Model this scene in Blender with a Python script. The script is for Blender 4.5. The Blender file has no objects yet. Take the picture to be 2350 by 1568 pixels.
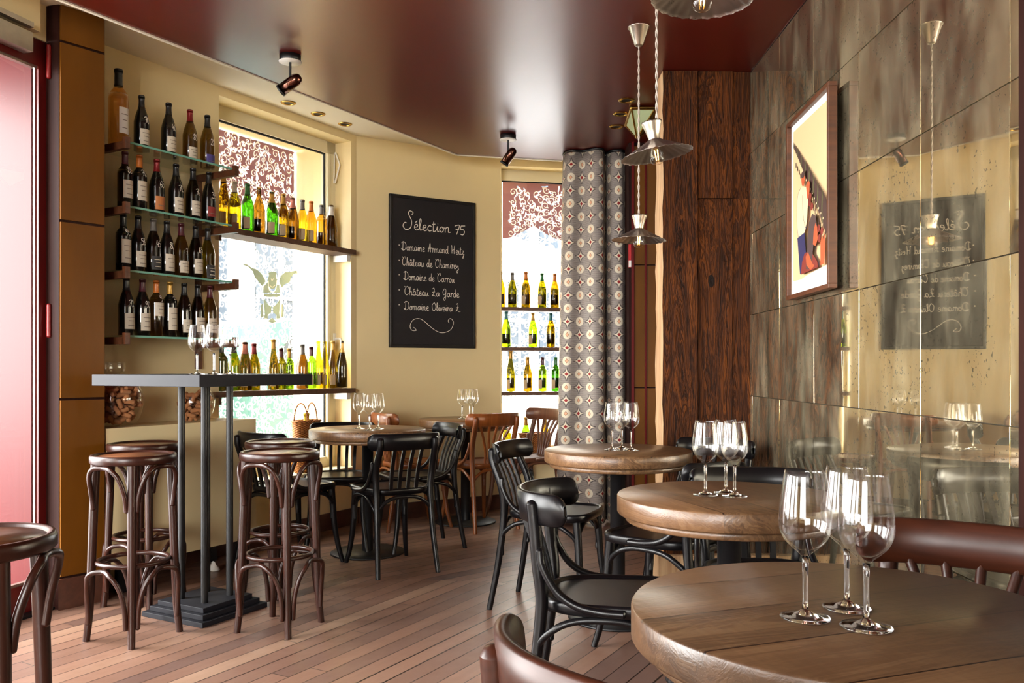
import bpy, bmesh, math, random
from mathutils import Vector, Matrix
random.seed(7)
S = bpy.context.scene
COL = S.collection
# ---------------------------------------------------------------- camera
CX, HY, F, EYE = 1175.0, 847.0, 1968.0, 1.10      # photo centre, horizon, focal length in pixels, eye height
cam_d = bpy.data.cameras.new('camera'); cam = bpy.data.objects.new('camera', cam_d); COL.objects.link(cam)
cam.location = (0, 0, EYE); cam.rotation_euler = (math.pi/2, 0, 0)
cam_d.sensor_width = 36; cam_d.lens = F/2350*36; cam_d.shift_y = (HY-784)/2350
cam_d.clip_start = 0.05; cam_d.clip_end = 200
S.camera = cam
# ---------------------------------------------------------------- light and exposure
WORLD = 9.0
w = bpy.data.worlds.new('overcast_sky'); S.world = w; w.use_nodes = True
bg = w.node_tree.nodes['Background']; bg.inputs[0].default_value = (1.0, 0.985, 0.97, 1); bg.inputs[1].default_value = WORLD
vs = S.view_settings; vs.view_transform = 'Standard'; vs.look = 'None'; vs.gamma = 1; vs.use_curve_mapping = False
vs.exposure = 1.85
cy = S.cycles
cy.use_denoising = True; cy.max_bounces = 10; cy.diffuse_bounces = 5; cy.glossy_bounces = 4
cy.transmission_bounces = 8; cy.transparent_max_bounces = 24; cy.caustics_reflective = False; cy.caustics_refractive = False
cy.sample_clamp_indirect = 6.0; cy.blur_glossy = 0.5
def portal(name, loc, normal, sx, sy):
    """daylight opening: guides sampling of the sky through a window"""
    d = bpy.data.lights.new(name, 'AREA'); d.shape = 'RECTANGLE'; d.size = sx; d.size_y = sy
    d.cycles.is_portal = True
    o = bpy.data.objects.new(name, d); COL.objects.link(o)
    o.location = loc
    z = -Vector(normal).normalized(); x = Vector((0,0,1)).cross(z).normalized() if abs(z.z) < .9 else Vector((1,0,0)); y = z.cross(x)
    o.matrix_world = Matrix.Translation(loc) @ Matrix((x, y, z)).transposed().to_4x4()
def lamp(name, kind, loc, energy, color=(1,1,1), size=.1, spot=None, aim=None):
    d = bpy.data.lights.new(name, kind); d.energy = energy; d.color = color
    if kind == 'POINT': d.shadow_soft_size = size
    o = bpy.data.objects.new(name, d); COL.objects.link(o); o.location = loc
    return o
# ---------------------------------------------------------------- geometry helpers
def at(x, y, Y): return Vector(((x-CX)/F*Y, Y, EYE+(HY-y)/F*Y))
def V(*a): return Vector(a)
class Frame:
    """a wall: origin, u runs along it, d points out of the room"""
    def __init__(s, o, u, d): s.o = Vector(o).to_2d(); s.u = Vector(u).to_2d().normalized(); s.d = Vector(d).to_2d().normalized()
    def p(s, u, d, z): q = s.o+s.u*u+s.d*d; return V(q.x, q.y, z)
    def ux(s, x, d=0):
        k = (x-CX)/F; o = s.o+s.d*d
        return (k*o.y-o.x)/(s.u.x-k*s.u.y)
    def hz(s, x, y, d=0): return EYE+(HY-y)/F*s.p(s.ux(x, d), d, 0).y
    def rot(s): return math.atan2(s.u.y, s.u.x)
    def rotd(s): return math.atan2(s.d.y, s.d.x)
WW = Frame((-1.11, 6.12), (-.498, -.867), (-.867, .498))     # wall with the big window, u towards the camera
CW = Frame((-1.11, 6.12), (.854, .521), (-.521, .854))       # wall with the chalkboard
W2 = Frame((-.096, 6.74), (.98, .196), (-.196, .98))         # wall with the second window
def cr(pts, n=8, closed=False):
    """Catmull-Rom through pts"""
    pts = [Vector(p) for p in pts]; m = len(pts); out = []
    rng = m if closed else m-1
    for i in range(rng):
        if closed: p0, p1, p2, p3 = (pts[(i+k) % m] for k in (-1,0,1,2))
        else: p0 = pts[i-1] if i else 2*pts[0]-pts[1]; p1 = pts[i]; p2 = pts[i+1]; p3 = pts[i+2] if i+2 < m else 2*pts[-1]-pts[-2]
        for k in range(n):
            t = k/n
            out.append(.5*((2*p1)+(p2-p0)*t+(2*p0-5*p1+4*p2-p3)*t*t+(3*p1-p0-3*p2+p3)*t**3))
    if not closed: out.append(pts[-1])
    return out
class MB:
    def __init__(s): s.v = []; s.f = []; s.m = []; s.s = []; s.uv = None
    def add(s, vs, fs, mi=0, sm=False):
        b = len(s.v); s.v += [tuple(p) for p in vs]
        for f in fs: s.f.append([b+i for i in f]); s.m.append(mi); s.s.append(sm)
        return s
    def quad(s, a, b, c, d, mi=0): return s.add([a,b,c,d], [(0,1,2,3)], mi)
    def box(s, c, sz, rot=0, mi=0, bev=0):
        bm = bmesh.new(); bmesh.ops.create_cube(bm, size=1)
        for v in bm.verts: v.co = V(v.co.x*sz[0], v.co.y*sz[1], v.co.z*sz[2])
        if bev: bmesh.ops.bevel(bm, geom=bm.edges[:], offset=bev, segments=2, affect='EDGES', profile=.5)
        M = Matrix.Translation(Vector(c)) @ Matrix.Rotation(rot, 4, 'Z')
        bm.verts.index_update()
        s.add([M @ v.co for v in bm.verts], [[v.index for v in f.verts] for f in bm.faces], mi, False); bm.free(); return s
    def tube(s, pts, r, n=10, cap=True, closed=False, mi=0, flat=None):
        pts = [Vector(p) for p in pts]; m = len(pts)
        R = r if isinstance(r, (list, tuple)) else [r]*m
        if len(R) != m: R = [R[0]+(R[-1]-R[0])*i/(m-1) for i in range(m)] if len(R) == 2 else [R[min(len(R)-1, int(i*len(R)/m))] for i in range(m)]
        vs = []; N = None
        for i, p in enumerate(pts):
            if closed: t = (pts[(i+1) % m]-pts[i-1]).normalized()
            else: t = ((pts[i+1] if i < m-1 else p)-(pts[i-1] if i else p)).normalized()
            if N is None:
                N = t.orthogonal().normalized() if flat is None else Vector(flat)
                if flat is None and abs(t.z) > .5: N = (V(0,1,0)-t*t.y).normalized()
            N = (N-t*N.dot(t)).normalized(); B = t.cross(N)
            for k in range(n):
                a = 2*math.pi*k/n; vs.append(p+(N*math.cos(a)+B*math.sin(a))*R[i])
        fs = []
        for i in range(m if closed else m-1):
            j = (i+1) % m
            for k in range(n): l = (k+1) % n; fs.append((i*n+k, j*n+k, j*n+l, i*n+l)[::-1])
        s.add(vs, fs, mi, True)
        if cap and not closed:
            for i, d in ((0,-1), (m-1,1)):
                t = (pts[1]-pts[0]) if i == 0 else (pts[-1]-pts[-2]); t.normalize()
                ring = vs[i*n:i*n+n]; c = pts[i]
                rr = [c+(q-c)*.72+t*d*R[i]*.45 for q in ring]; tip = c+t*d*R[i]*.62
                fv = ring+rr+[tip]; ff = []
                for k in range(n):
                    l = (k+1) % n
                    q = (k, l, n+l, n+k); tr = (n+k, n+l, 2*n)
                    if d < 0: q = q[::-1]; tr = tr[::-1]
                    ff += [q[::1], tr[::1]]
                s.add(fv, ff, mi, True)
        return s
    def lathe(s, prof, n=32, c=(0,0,0), mi=0, sm=True, sx=1, sy=1):
        vs = []; fs = []; idx = []
        for r, z in prof:
            if r < 1e-6: idx.append([len(vs)]); vs.append(V(c[0], c[1], c[2]+z))
            else:
                idx.append(list(range(len(vs), len(vs)+n)))
                vs += [V(c[0]+r*sx*math.cos(2*math.pi*k/n), c[1]+r*sy*math.sin(2*math.pi*k/n), c[2]+z) for k in range(n)]
        for a, b in zip(idx, idx[1:]):
            for k in range(n):
                l = (k+1) % n
                if len(a) == 1 and len(b) > 1: fs.append((a[0], b[l], b[k]))
                elif len(b) == 1 and len(a) > 1: fs.append((a[k], a[l], b[0]))
                elif len(a) > 1: fs.append((a[k], a[l], b[l], b[k]))
        return s.add(vs, fs, mi, sm)
    def prism(s, poly, z0, z1, mi=0):
        n = len(poly); vs = [V(p[0], p[1], z0) for p in poly]+[V(p[0], p[1], z1) for p in poly]
        return s.add(vs, [tuple(range(n))[::-1], tuple(range(n, 2*n))]+[(i, (i+1) % n, n+(i+1) % n, n+i) for i in range(n)], mi)
    def plate(s, pts, nrm, th, mi=0):
        """flat n-gon with thickness th along nrm"""
        nrm = Vector(nrm).normalized(); n = len(pts); pts = [Vector(p) for p in pts]
        vs = pts+[p+nrm*th for p in pts]
        return s.add(vs, [tuple(range(n)), tuple(range(n, 2*n))[::-1]]+[(i, n+i, n+(i+1) % n, (i+1) % n) for i in range(n)], mi)
    def ribbon(s, pts, w, nrm, mi=0):
        """flat stroke of width w lying in the plane with normal nrm (nrm may be one per point)"""
        pts = [Vector(p) for p in pts]; m = len(pts)
        if m < 2: return s
        vs = []
        for i, p in enumerate(pts):
            t = pts[min(i+1, m-1)]-pts[max(i-1, 0)]
            nn = nrm[i] if isinstance(nrm, list) else nrm
            b = Vector(nn).cross(t); b = b.normalized() if b.length > 1e-9 else V(0,0,1)
            ww = w[i] if isinstance(w, (list, tuple)) else w
            vs += [p-b*ww/2, p+b*ww/2]
        return s.add(vs, [(2*i, 2*i+2, 2*i+3, 2*i+1) for i in range(m-1)], mi)
    def mesh(s, name, mats):
        me = bpy.data.meshes.new(name); me.from_pydata(s.v, [], s.f)
        for m in (mats if isinstance(mats, (list, tuple)) else [mats]): me.materials.append(m)
        me.polygons.foreach_set('material_index', s.m); me.polygons.foreach_set('use_smooth', s.s)
        me.update(); return me
def obj(name, data, mats=None, parent=None, loc=None, rot=None, label=None):
    me = data.mesh(name, mats) if isinstance(data, MB) else data
    o = bpy.data.objects.new(name, me); COL.objects.link(o)
    if parent: o.parent = parent
    if loc is not None: o.location = loc
    if rot is not None: o.rotation_euler = (0, 0, rot)
    if label: o['label'] = label
    return o
def tag(o, label, cat, group=None, kind=None):
    o['label'] = label; o['category'] = cat
    if group: o['group'] = group
    if kind: o['kind'] = kind
    return o
def thing(name, label, cat, loc=(0,0,0), rot=0, group=None, kind=None):
    o = bpy.data.objects.new(name, None); o.empty_display_size = .05; COL.objects.link(o)
    o.location = loc; o.rotation_euler = (0, 0, rot)
    return tag(o, label, cat, group, kind)
def struct(name, mb, mats, label, parent=None, loc=None, rot=None):
    o = obj(name, mb, mats, parent, loc, rot)
    if parent is None: tag(o, label, 'room', kind='structure')
    return o
def dup(root, loc, rot, label, group=None):
    kids = [(c, list(c.children)) for c in root.children]
    r = root.copy(); COL.objects.link(r); r.location = loc; r.rotation_euler = (0, 0, rot); r['label'] = label
    if group: r['group'] = group
    for c, gs in kids:
        k = c.copy(); COL.objects.link(k); k.parent = r
        for g in gs: q = g.copy(); COL.objects.link(q); q.parent = k
    return r
# ---------------------------------------------------------------- materials
def lin(c):
    if isinstance(c, str): c = tuple(int(c[i:i+2], 16) for i in (0,2,4))
    if max(c) > 1.01: c = tuple(v/255 for v in c)
    return tuple((v/12.92 if v <= .04045 else ((v+.055)/1.055)**2.4) for v in c)+(1,)
class NT:
    def __init__(s, name):
        s.mat = bpy.data.materials.new(name); s.mat.use_nodes = True; s.t = s.mat.node_tree
        s.b = s.t.nodes['Principled BSDF']; s.out = s.t.nodes['Material Output']
    def n(s, kind, **kw):
        nd = s.t.nodes.new(kind)
        for k, v in kw.items():
            if k == 'ins':
                for i, val in v.items(): s.set(nd, i, val)
            else: setattr(nd, k, v)
        return nd
    def set(s, nd, i, val):
        if isinstance(val, bpy.types.NodeSocket): s.t.links.new(val, nd.inputs[i])
        elif isinstance(val, bpy.types.Node): s.t.links.new(val.outputs[0], nd.inputs[i])
        else: nd.inputs[i].default_value = val
    def link(s, a, b): s.t.links.new(a, b)
    def p(s, **kw):
        names = dict(col='Base Color', rough='Roughness', metal='Metallic', spec='Specular IOR Level', coat='Coat Weight', coat_r='Coat Roughness', trans='Transmission Weight', ior='IOR', ecol='Emission Color', es='Emission Strength', normal='Normal', alpha='Alpha')
        for k, v in kw.items(): s.set(s.b, names[k], v)
        return s
    def math(s, op, a, b=0.0, c=None):
        nd = s.n('ShaderNodeMath', operation=op); s.set(nd, 0, a); s.set(nd, 1, b)
        if c is not None: s.set(nd, 2, c)
        return nd.outputs[0]
    def co(s, kind='Object'): return s.n('ShaderNodeTexCoord').outputs[kind]
    def mapping(s, vec, scale=(1,1,1), rot=(0,0,0), loc=(0,0,0)):
        m = s.n('ShaderNodeMapping'); s.link(vec, m.inputs[0]); m.inputs['Scale'].default_value = scale; m.inputs['Rotation'].default_value = rot; m.inputs['Location'].default_value = loc
        return m.outputs[0]
    def noise(s, vec, scale=5, detail=3, rough=.55, dist=0):
        nd = s.n('ShaderNodeTexNoise'); s.link(vec, nd.inputs['Vector'])
        nd.inputs['Scale'].default_value = scale; nd.inputs['Detail'].default_value = detail; nd.inputs['Roughness'].default_value = rough; nd.inputs['Distortion'].default_value = dist
        return nd.outputs[0]
    def ramp(s, fac, stops):
        r = s.n('ShaderNodeValToRGB'); s.link(fac, r.inputs[0]); e = r.color_ramp.elements
        while len(e) < len(stops): e.new(.5)
        for k, (p, c) in zip(e, stops): k.position = p; k.color = c
        return r.outputs[0]
    def mix(s, fac, a, b, mode='MIX'):
        m = s.n('ShaderNodeMix', data_type='RGBA', blend_type=mode); s.set(m, 0, fac); s.set(m, 6, a); s.set(m, 7, b); return m.outputs[2]
    def bump(s, h, strength=.3, dist=.01):
        b = s.n('ShaderNodeBump'); s.link(h, b.inputs['Height']); b.inputs['Strength'].default_value = strength; b.inputs['Distance'].default_value = dist; return b.outputs[0]
    def sep(s, vec): x = s.n('ShaderNodeSeparateXYZ'); s.link(vec, x.inputs[0]); return x.outputs
    def comb(s, x, y, z): c = s.n('ShaderNodeCombineXYZ'); s.set(c,0,x); s.set(c,1,y); s.set(c,2,z); return c.outputs[0]
    def white(s, vec): w_ = s.n('ShaderNodeTexWhiteNoise', noise_dimensions='3D'); s.link(vec, w_.inputs[0]); return w_.outputs
    def shader(s, nd): s.link(nd.outputs[0], s.out.inputs[0]); return s
def plain(name, c, rough=.5, metal=0, spec=.5, coat=0, var=0, vs=8, bump=0):
    t = NT(name); c = lin(c)
    if var or bump:
        nz = t.noise(t.co(), vs, 4)
        if var: t.p(col=t.mix(nz, tuple(v*(1-var) for v in c[:3])+(1,), tuple(min(1, v*(1+var)) for v in c[:3])+(1,)))
        else: t.p(col=c)
        if bump: t.p(normal=t.bump(nz, bump, .004))
    else: t.p(col=c)
    t.p(rough=rough, metal=metal, spec=spec, coat=coat); t.b.inputs['Coat Roughness'].default_value = .12
    return t.mat
def tglass(name, c=(1,1,1), rough=.02, ior=1.5, gl=(1,1,1)):
    """thin clear or coloured glass: tinted transmission with a Fresnel reflection"""
    t = NT(name); t.t.nodes.remove(t.b)
    tr = t.n('ShaderNodeBsdfTransparent', ins={0: tuple(c)+(1,)}); g = t.n('ShaderNodeBsdfGlossy', ins={0: tuple(gl)+(1,), 'Roughness': rough})
    geo = t.n('ShaderNodeNewGeometry'); bi = t.math('ADD', ior, t.math('MULTIPLY', geo.outputs['Backfacing'], 1/ior-ior))
    fr = t.n('ShaderNodeFresnel', ins={0: bi}); m = t.n('ShaderNodeMixShader')
    t.link(fr.outputs[0], m.inputs[0]); t.link(tr.outputs[0], m.inputs[1]); t.link(g.outputs[0], m.inputs[2]); return t.shader(m).mat
def film(name, c, trans=.4, clear=0.0, tc=None):
    """printed film on a pane: part diffuse, part translucent, part clear"""
    t = NT(name); t.t.nodes.remove(t.b); c = lin(c)
    d = t.n('ShaderNodeBsdfDiffuse', ins={0: c}); l = t.n('ShaderNodeBsdfTranslucent', ins={0: tc or c}); m = t.n('ShaderNodeMixShader', ins={0: trans})
    t.link(d.outputs[0], m.inputs[1]); t.link(l.outputs[0], m.inputs[2])
    if clear:
        m2 = t.n('ShaderNodeMixShader', ins={0: clear}); tr = t.n('ShaderNodeBsdfTransparent')
        t.link(m.outputs[0], m2.inputs[1]); t.link(tr.outputs[0], m2.inputs[2]); m = m2
    return t.shader(m).mat
def wood(name, c0, c1, rough=.4, axis=2, scale=1.0, coat=0, bump=.15, spec=.5):
    t = NT(name); sc = [26*scale]*3; sc[axis] = 1.6*scale
    v = t.mapping(t.co(), tuple(sc)); n1 = t.noise(v, 1.0, 4, .6, .6); n2 = t.noise(v, 4.0, 3, .6)
    f = t.math('ADD', t.math('MULTIPLY', n1, .7), t.math('MULTIPLY', n2, .3))
    t.p(col=t.ramp(f, [(.3, lin(c0)), (.7, lin(c1))]), rough=rough, coat=coat, spec=spec, normal=t.bump(f, bump, .002)); t.b.inputs['Coat Roughness'].default_value = .15
    return t.mat
M = {}
M['cream'] = plain('cream_paint', 'EAD6A4', .55, var=.04, vs=2.5)
M['cream_soffit'] = plain('pale_cream_paint', 'EDE4CC', .5)
M['frame_cream'] = plain('cream_gloss_paint', 'E6DCBA', .35)
M['white'] = plain('white_plastic', 'E8E4DC', .4)
M['black'] = plain('black_lacquer', '09080A', .3, spec=.32, coat=.0)
M['black_metal'] = plain('black_powder_coat', '0E0E10', .45, spec=.4)
M['grey_metal'] = plain('dark_grey_steel', '1E1E23', .55, spec=.18, var=.12, vs=14)
M['mahogany'] = wood('dark_mahogany_bentwood', '200B06', '3A190C', .33, 2, 1, .03, .05, .4)
M['seat_brown'] = wood('brown_ply_seat', '5E3522', '80502F', .3, 0, .6, .2, .05)
M['chestnut'] = wood('chestnut_bentwood', '69330F', '8E4E20', .34, 2, 1, .12, .05)
M['redbrown'] = wood('red_brown_bentwood', '220D06', '3C1B0D', .36, 0, 1, 0, .05, .3)
M['walnut'] = wood('red_brown_bentwood_lit', '53301F', '7A4C36', .34, 2, 1, .12, .05)  # lighter copy of the red-brown, window backlight put into the colour
M['brass'] = plain('brass', 'C9A050', .25, 1)
M['steel'] = plain('brushed_nickel', 'BDB4A6', .3, 1, var=.1, vs=40)
M['steel_dull'] = plain('tarnished_silver', '9C928B', .36, 1, var=.22, vs=22)
M['copper_dark'] = plain('black_chrome', '5A3A30', .16, 1)
M['hinge_red'] = plain('red_hinge_paint', '7A1414', .35)
M['door_red'] = plain('oxblood_door_paint', '5C0E0C', .3, coat=.3, var=.1, vs=6)
M['dark_brown'] = wood('dark_brown_trim', '1A0906', '2C120C', .6, 2, 1, 0, .15, .12)
M['base_brown'] = wood('baseboard_brown', '3A2015', '553021', .42, 0, .6, .15)
M['shelf_wood'] = wood('rough_shelf_plank', '3A2418', '6B4A36', .6, 0, 1, 0, .5)
M['bracket_wood'] = wood('bracket_walnut', '3E2213', '65391F', .45, 1, 1)
M['plank_edge'] = wood('raw_sawn_edge', 'A07650', 'D8B48A', .8, 2, 1.2, 0, .9)
M['cork'] = plain('cork', 'A86E42', .85, var=.35, vs=60, bump=.4)
M['wicker'] = None
M['paper'] = plain('label_paper', 'D9CCB6', .7); M['paper_tan'] = plain('label_back_paper', 'B59C78', .8)
M['ink'] = plain('label_ink', '8A7C6C', .8); M['paper_dark'] = plain('dark_label', '1E1B1C', .6)
M['paper_purple'] = plain('purple_label', '4C4284', .6); M['paper_orange'] = plain('orange_label', 'C97B43', .6)
M['paper_red'] = plain('red_striped_label', '8E2C26', .6); M['paper_white'] = plain('white_label', 'EDE8DE', .7)
M['chalk'] = plain('white_chalk', 'E9E2D4', .9)
M['number'] = plain('white_paint_pen', 'EFE6D6', .7)
for k, c in dict(black='141212', red='7A1518', orange='C8702A', gold='B58A3C', pink='C77A6A', white='D8D0C4', green='1F6A2A', blue='1D3D55', yellow='C9B02A', teal='2A6A70', wine='4A1620', grey='6A655E').items():
    M['cap_'+k] = plain('foil_'+k, c, .35, .3 if k in ('gold','red','pink') else 0)
M['g_dark'] = plain('dark_wine_glass', '0D0B09', .07, spec=.6, coat=.3)
M['g_clear'] = tglass('clear_glass', (.985,.99,.985))
M['g_olive'] = tglass('olive_bottle_glass', (.42,.31,.09), .05)
M['g_deep'] = tglass('deep_olive_bottle_glass', (.16,.12,.04), .05)
M['g_amber'] = tglass('rose_wine_glass', (.92,.66,.34), .03)
M['g_yellow'] = tglass('yellow_green_glass', (.40,.35,.03), .03)
M['g_gold'] = tglass('golden_glass', (.42,.30,.03), .03)
M['g_green'] = tglass('green_glass', (.13,.32,.03), .03)
M['g_lime'] = tglass('lime_glass', (.36,.46,.05), .03)
M['g_brown'] = tglass('brown_glass', (.30,.19,.04), .03)
M['g_yellow_lit'] = tglass('yellow_glass_lit_copy', (.80,.66,.10), .03); M['g_gold_lit'] = tglass('golden_glass_lit_copy', (.76,.50,.10), .03); M['g_green_lit'] = tglass('green_glass_lit_copy', (.40,.66,.10), .03)  # lighter copies for bottles before the reveal, backlight put into the glass colour
M['pane'] = tglass('window_pane_glass', (.97,.985,.985), .01, 1.45)
M['shelf_glass'] = tglass('shelf_glass_clear', (.90,.96,.93), .03)
M['shelf_edge'] = plain('shelf_glass_edge', '7FBFA8', .15)
def refr(name, c=(1,1,1)):
    t = NT(name); t.p(col=tuple(c)+(1,), rough=0.0, trans=1.0, ior=1.45); return t.mat
M['crystal'] = refr('crystal_stem_glass')
M['crystal_bowl'] = tglass('crystal_bowl_glass', (.985,.985,.985), .015, 1.42)
M['film_burg'] = film('burgundy_window_film', '785252', .10)
M['film_white'] = film('white_scroll_print', 'EFE6DE', .13)
M['film_frost'] = film('frosted_scroll_print', 'F0F2F4', .3, .25)
M['film_sage'] = film('sage_frosted_emblem', 'A4AEA2', .34, .0)
M['bulb'] = tglass('bulb_glass', (.98,.96,.92), .02)
t = NT('glowing_filament'); t.p(col=(1,.5,.1,1), ecol=(1,.45,.08,1), es=9); M['filament'] = t.mat
# red satin ceiling
t = NT('red_satin_ceiling'); nz = t.noise(t.co(), 1.3, 3)
t.p(col=t.mix(nz, lin('520C06'), lin('5E1008')), rough=.29, spec=1.0, coat=.0, normal=t.bump(t.noise(t.co(), 14, 2), .03, .004)); M['ceiling_red'] = t.mat
# golden lacquer panels
t = NT('golden_lacquer_panel'); nz = t.noise(t.mapping(t.co(), (3,3,.8)), 2.2, 4)
t.p(col=t.mix(nz, lin('4E2C03'), lin('724407')), rough=.5, spec=.22); M['gold'] = t.mat
# floor: strip boards in two directions
def planks(t, vec, ang, wdt, lng, seed):
    v = t.mapping(vec, rot=(0,0,ang)); x = t.sep(v)
    row = t.math('DIVIDE', x[1], wdt); ri = t.math('FLOOR', row); fr = t.math('FRACT', row)
    r0 = t.white(t.comb(ri, seed, 0))[0]
    al = t.math('ADD', t.math('DIVIDE', x[0], lng), t.math('MULTIPLY', r0, 7.0)); bi = t.math('FLOOR', al); fa = t.math('FRACT', al)
    tone = t.white(t.comb(ri, bi, seed))[0]
    e = t.math('MINIMUM', fr, t.math('SUBTRACT', 1.0, fr)); gw = t.math('ADD', .02, t.math('MULTIPLY', t.math('POWER', t.white(t.comb(ri, seed, 3))[0], 3.0), .05))
    gap = t.math('LESS_THAN', e, gw)
    ea = t.math('MINIMUM', fa, t.math('SUBTRACT', 1.0, fa)); gap = t.math('MAXIMUM', gap, t.math('LESS_THAN', ea, .0012))
    gv = t.comb(t.math('MULTIPLY', x[0], 2.2), t.math('MULTIPLY', x[1], 34), t.math('MULTIPLY', tone, 40))
    gr = t.noise(gv, 1.0, 4, .6, .4)
    return tone, gap, gr
t = NT('strip_oak_floor'); vec = t.co('Object'); x = t.sep(vec)
a = planks(t, vec, -math.atan2(1, .574), .082, 1.5, 1.0); b = planks(t, vec, -math.atan2(1, 1.15), .082, 1.5, 5.0)
zone = t.math('GREATER_THAN', t.math('ADD', x[1], t.math('MULTIPLY', x[0], .17)), 4.40)
def mx(i):
    m = t.n('ShaderNodeMix', data_type='FLOAT'); t.link(zone, m.inputs[0]); t.link(a[i], m.inputs[2]); t.link(b[i], m.inputs[3]); return m.outputs[0]
tone, gap, gr = mx(0), mx(1), mx(2)
base = t.ramp(tone, [(0, lin('4C4040')), (.1, lin('5E4944')), (.2, lin('73584D')), (.5, lin('826253')), (.85, lin('92705F')), (1, lin('A2846F'))])
base = t.mix(t.math('MULTIPLY', gr, .55), base, lin('5A3A2A'))
stain = t.noise(vec, 1.7, 3); base = t.mix(t.math('MULTIPLY', stain, .35), base, lin('8A6650'))
base = t.mix(gap, base, lin('1C100B'))
scr = t.noise(vec, 9, 4)
t.p(col=base, rough=t.math('ADD', .22, t.math('MULTIPLY', scr, .28)), spec=.5, normal=t.bump(t.math('SUBTRACT', gr, t.math('MULTIPLY', gap, 3.0)), .12, .003)); M['floor'] = t.mat
# reclaimed wood tabletop
def tabletop(name, ang, seed, shade_tint=1.0):
    t = NT(name); vec = t.co('Object'); v = t.mapping(vec, rot=(0,0,ang), loc=(seed*.37, seed*.21, 0)); x = t.sep(v)
    row = t.math('DIVIDE', x[1], .15); ri = t.math('FLOOR', row); fr = t.math('FRACT', row)
    tone = t.white(t.comb(ri, seed, 0))[0]
    gv = t.comb(t.math('MULTIPLY', x[0], 2.0), t.math('ADD', t.math('MULTIPLY', x[1], 17), t.math('MULTIPLY', tone, 50)), t.math('MULTIPLY', x[2], 17))
    n1 = t.noise(gv, 1.0, 5, .62, 1.2); rings = t.math('SINE', t.math('MULTIPLY', n1, 46.0))
    saw = t.noise(t.comb(t.math('MULTIPLY', x[0], 110), t.math('MULTIPLY', x[1], 2.5), t.math('MULTIPLY', x[2], 2.5)), 1.0, 2, .5)
    f = t.math('ADD', t.math('MULTIPLY', n1, .55), t.math('ADD', t.math('MULTIPLY', rings, .10), t.math('MULTIPLY', saw, .3)))
    c = t.ramp(f, [(.22, lin(tuple(shade_tint*k for k in (74,50,31)))), (.45, lin(tuple(shade_tint*k for k in (128,92,60)))), (.7, lin(tuple(shade_tint*k for k in (170,132,92))))])
    c = t.mix(t.math('MULTIPLY', tone, .4), c, lin('7A573A'))
    e = t.math('MINIMUM', fr, t.math('SUBTRACT', 1.0, fr)); nz_ = t.sep(t.n('ShaderNodeNewGeometry').outputs['True Normal'])[2]; gap = t.math('MULTIPLY', t.math('LESS_THAN', e, .012), t.math('GREATER_THAN', nz_, .5)); c = t.mix(gap, c, lin('22140B'))
    h = t.math('SUBTRACT', t.math('ADD', t.math('MULTIPLY', rings, .25), t.math('MULTIPLY', saw, 1.0)), t.math('MULTIPLY', gap, 2.0))
    t.p(col=c, rough=.33, spec=.5, normal=t.bump(h, .2, .0012)); return t.mat
# old beam boards
t = NT('reclaimed_beam_boards'); vec = t.co('Object'); x = t.sep(vec)
bid = t.math('FLOOR', t.math('ADD', t.math('GREATER_THAN', x[0], .9655), t.math('ADD', t.math('GREATER_THAN', x[0], 1.1487), t.math('MULTIPLY', t.math('GREATER_THAN', x[0], .9655), t.math('GREATER_THAN', x[2], 1.986)))))
gv = t.comb(t.math('ADD', t.math('MULTIPLY', x[0], 15), t.math('MULTIPLY', bid, 13.0)), t.math('MULTIPLY', x[1], 15), t.math('MULTIPLY', x[2], 1.5))
n1 = t.noise(gv, 1.0, 5, .6, 1.4); rings = t.math('SINE', t.math('MULTIPLY', n1, 60.0)); fine = t.noise(t.mapping(gv, (9,9,2)), 1.0, 3)
f = t.math('ADD', t.math('MULTIPLY', n1, .6), t.math('ADD', t.math('MULTIPLY', rings, .11), t.math('MULTIPLY', fine, .3)))
c = t.ramp(f, [(.25, lin('180A04')), (.45, lin('40200B')), (.62, lin('623412')), (.8, lin('7A481B'))])
kn = t.n('ShaderNodeTexVoronoi'); t.link(t.mapping(vec, (4.5,4.5,2.2)), kn.inputs['Vector']); kn.inputs['Scale'].default_value = 1.0
c = t.mix(t.math('LESS_THAN', kn.outputs[0], .075), c, lin('120804'))
t.p(col=c, rough=.7, spec=.12, normal=t.bump(t.math('ADD', rings, t.math('MULTIPLY', fine, 2.0)), .5, .004)); M['beam'] = t.mat
# antique mirror
t = NT('antique_mirror_glass'); vec = t.co('Object'); x = t.sep(vec)
cell = t.comb(t.math('FLOOR', t.math('DIVIDE', t.math('SUBTRACT', x[1], .217), .4685)), t.math('FLOOR', t.math('DIVIDE', t.math('SUBTRACT', x[2], .12), .42)), 0)
cw_ = t.white(cell)[0]
sh = t.n('ShaderNodeVectorMath', operation='ADD'); t.link(vec, sh.inputs[0]); t.link(t.comb(0, t.math('MULTIPLY', cw_, 9.0), t.math('MULTIPLY', cw_, 5.0)), sh.inputs[1]); v2 = sh.outputs[0]
cloud = t.noise(t.mapping(v2, (2,3,1.1)), 2.0, 5, .6, .4); streak = t.noise(t.mapping(v2, (5,6,2.4)), 1.6, 4, .6); speck = t.noise(v2, 75, 3, .6)
patch = t.noise(v2, 3.2, 3)
sp = t.math('MULTIPLY', t.math('GREATER_THAN', speck, .62), t.math('GREATER_THAN', patch, .50))
hz = t.math('MINIMUM', 1.0, t.math('MAXIMUM', 0.0, t.math('ADD', t.math('MULTIPLY', t.math('SUBTRACT', cloud, .42), 1.5), t.math('MULTIPLY', t.math('SUBTRACT', streak, .5), .5))))
dif = t.n('ShaderNodeBsdfDiffuse', ins={0: t.ramp(streak, [(.3, lin('5A5040')), (.7, lin('A89E82'))])})
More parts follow.
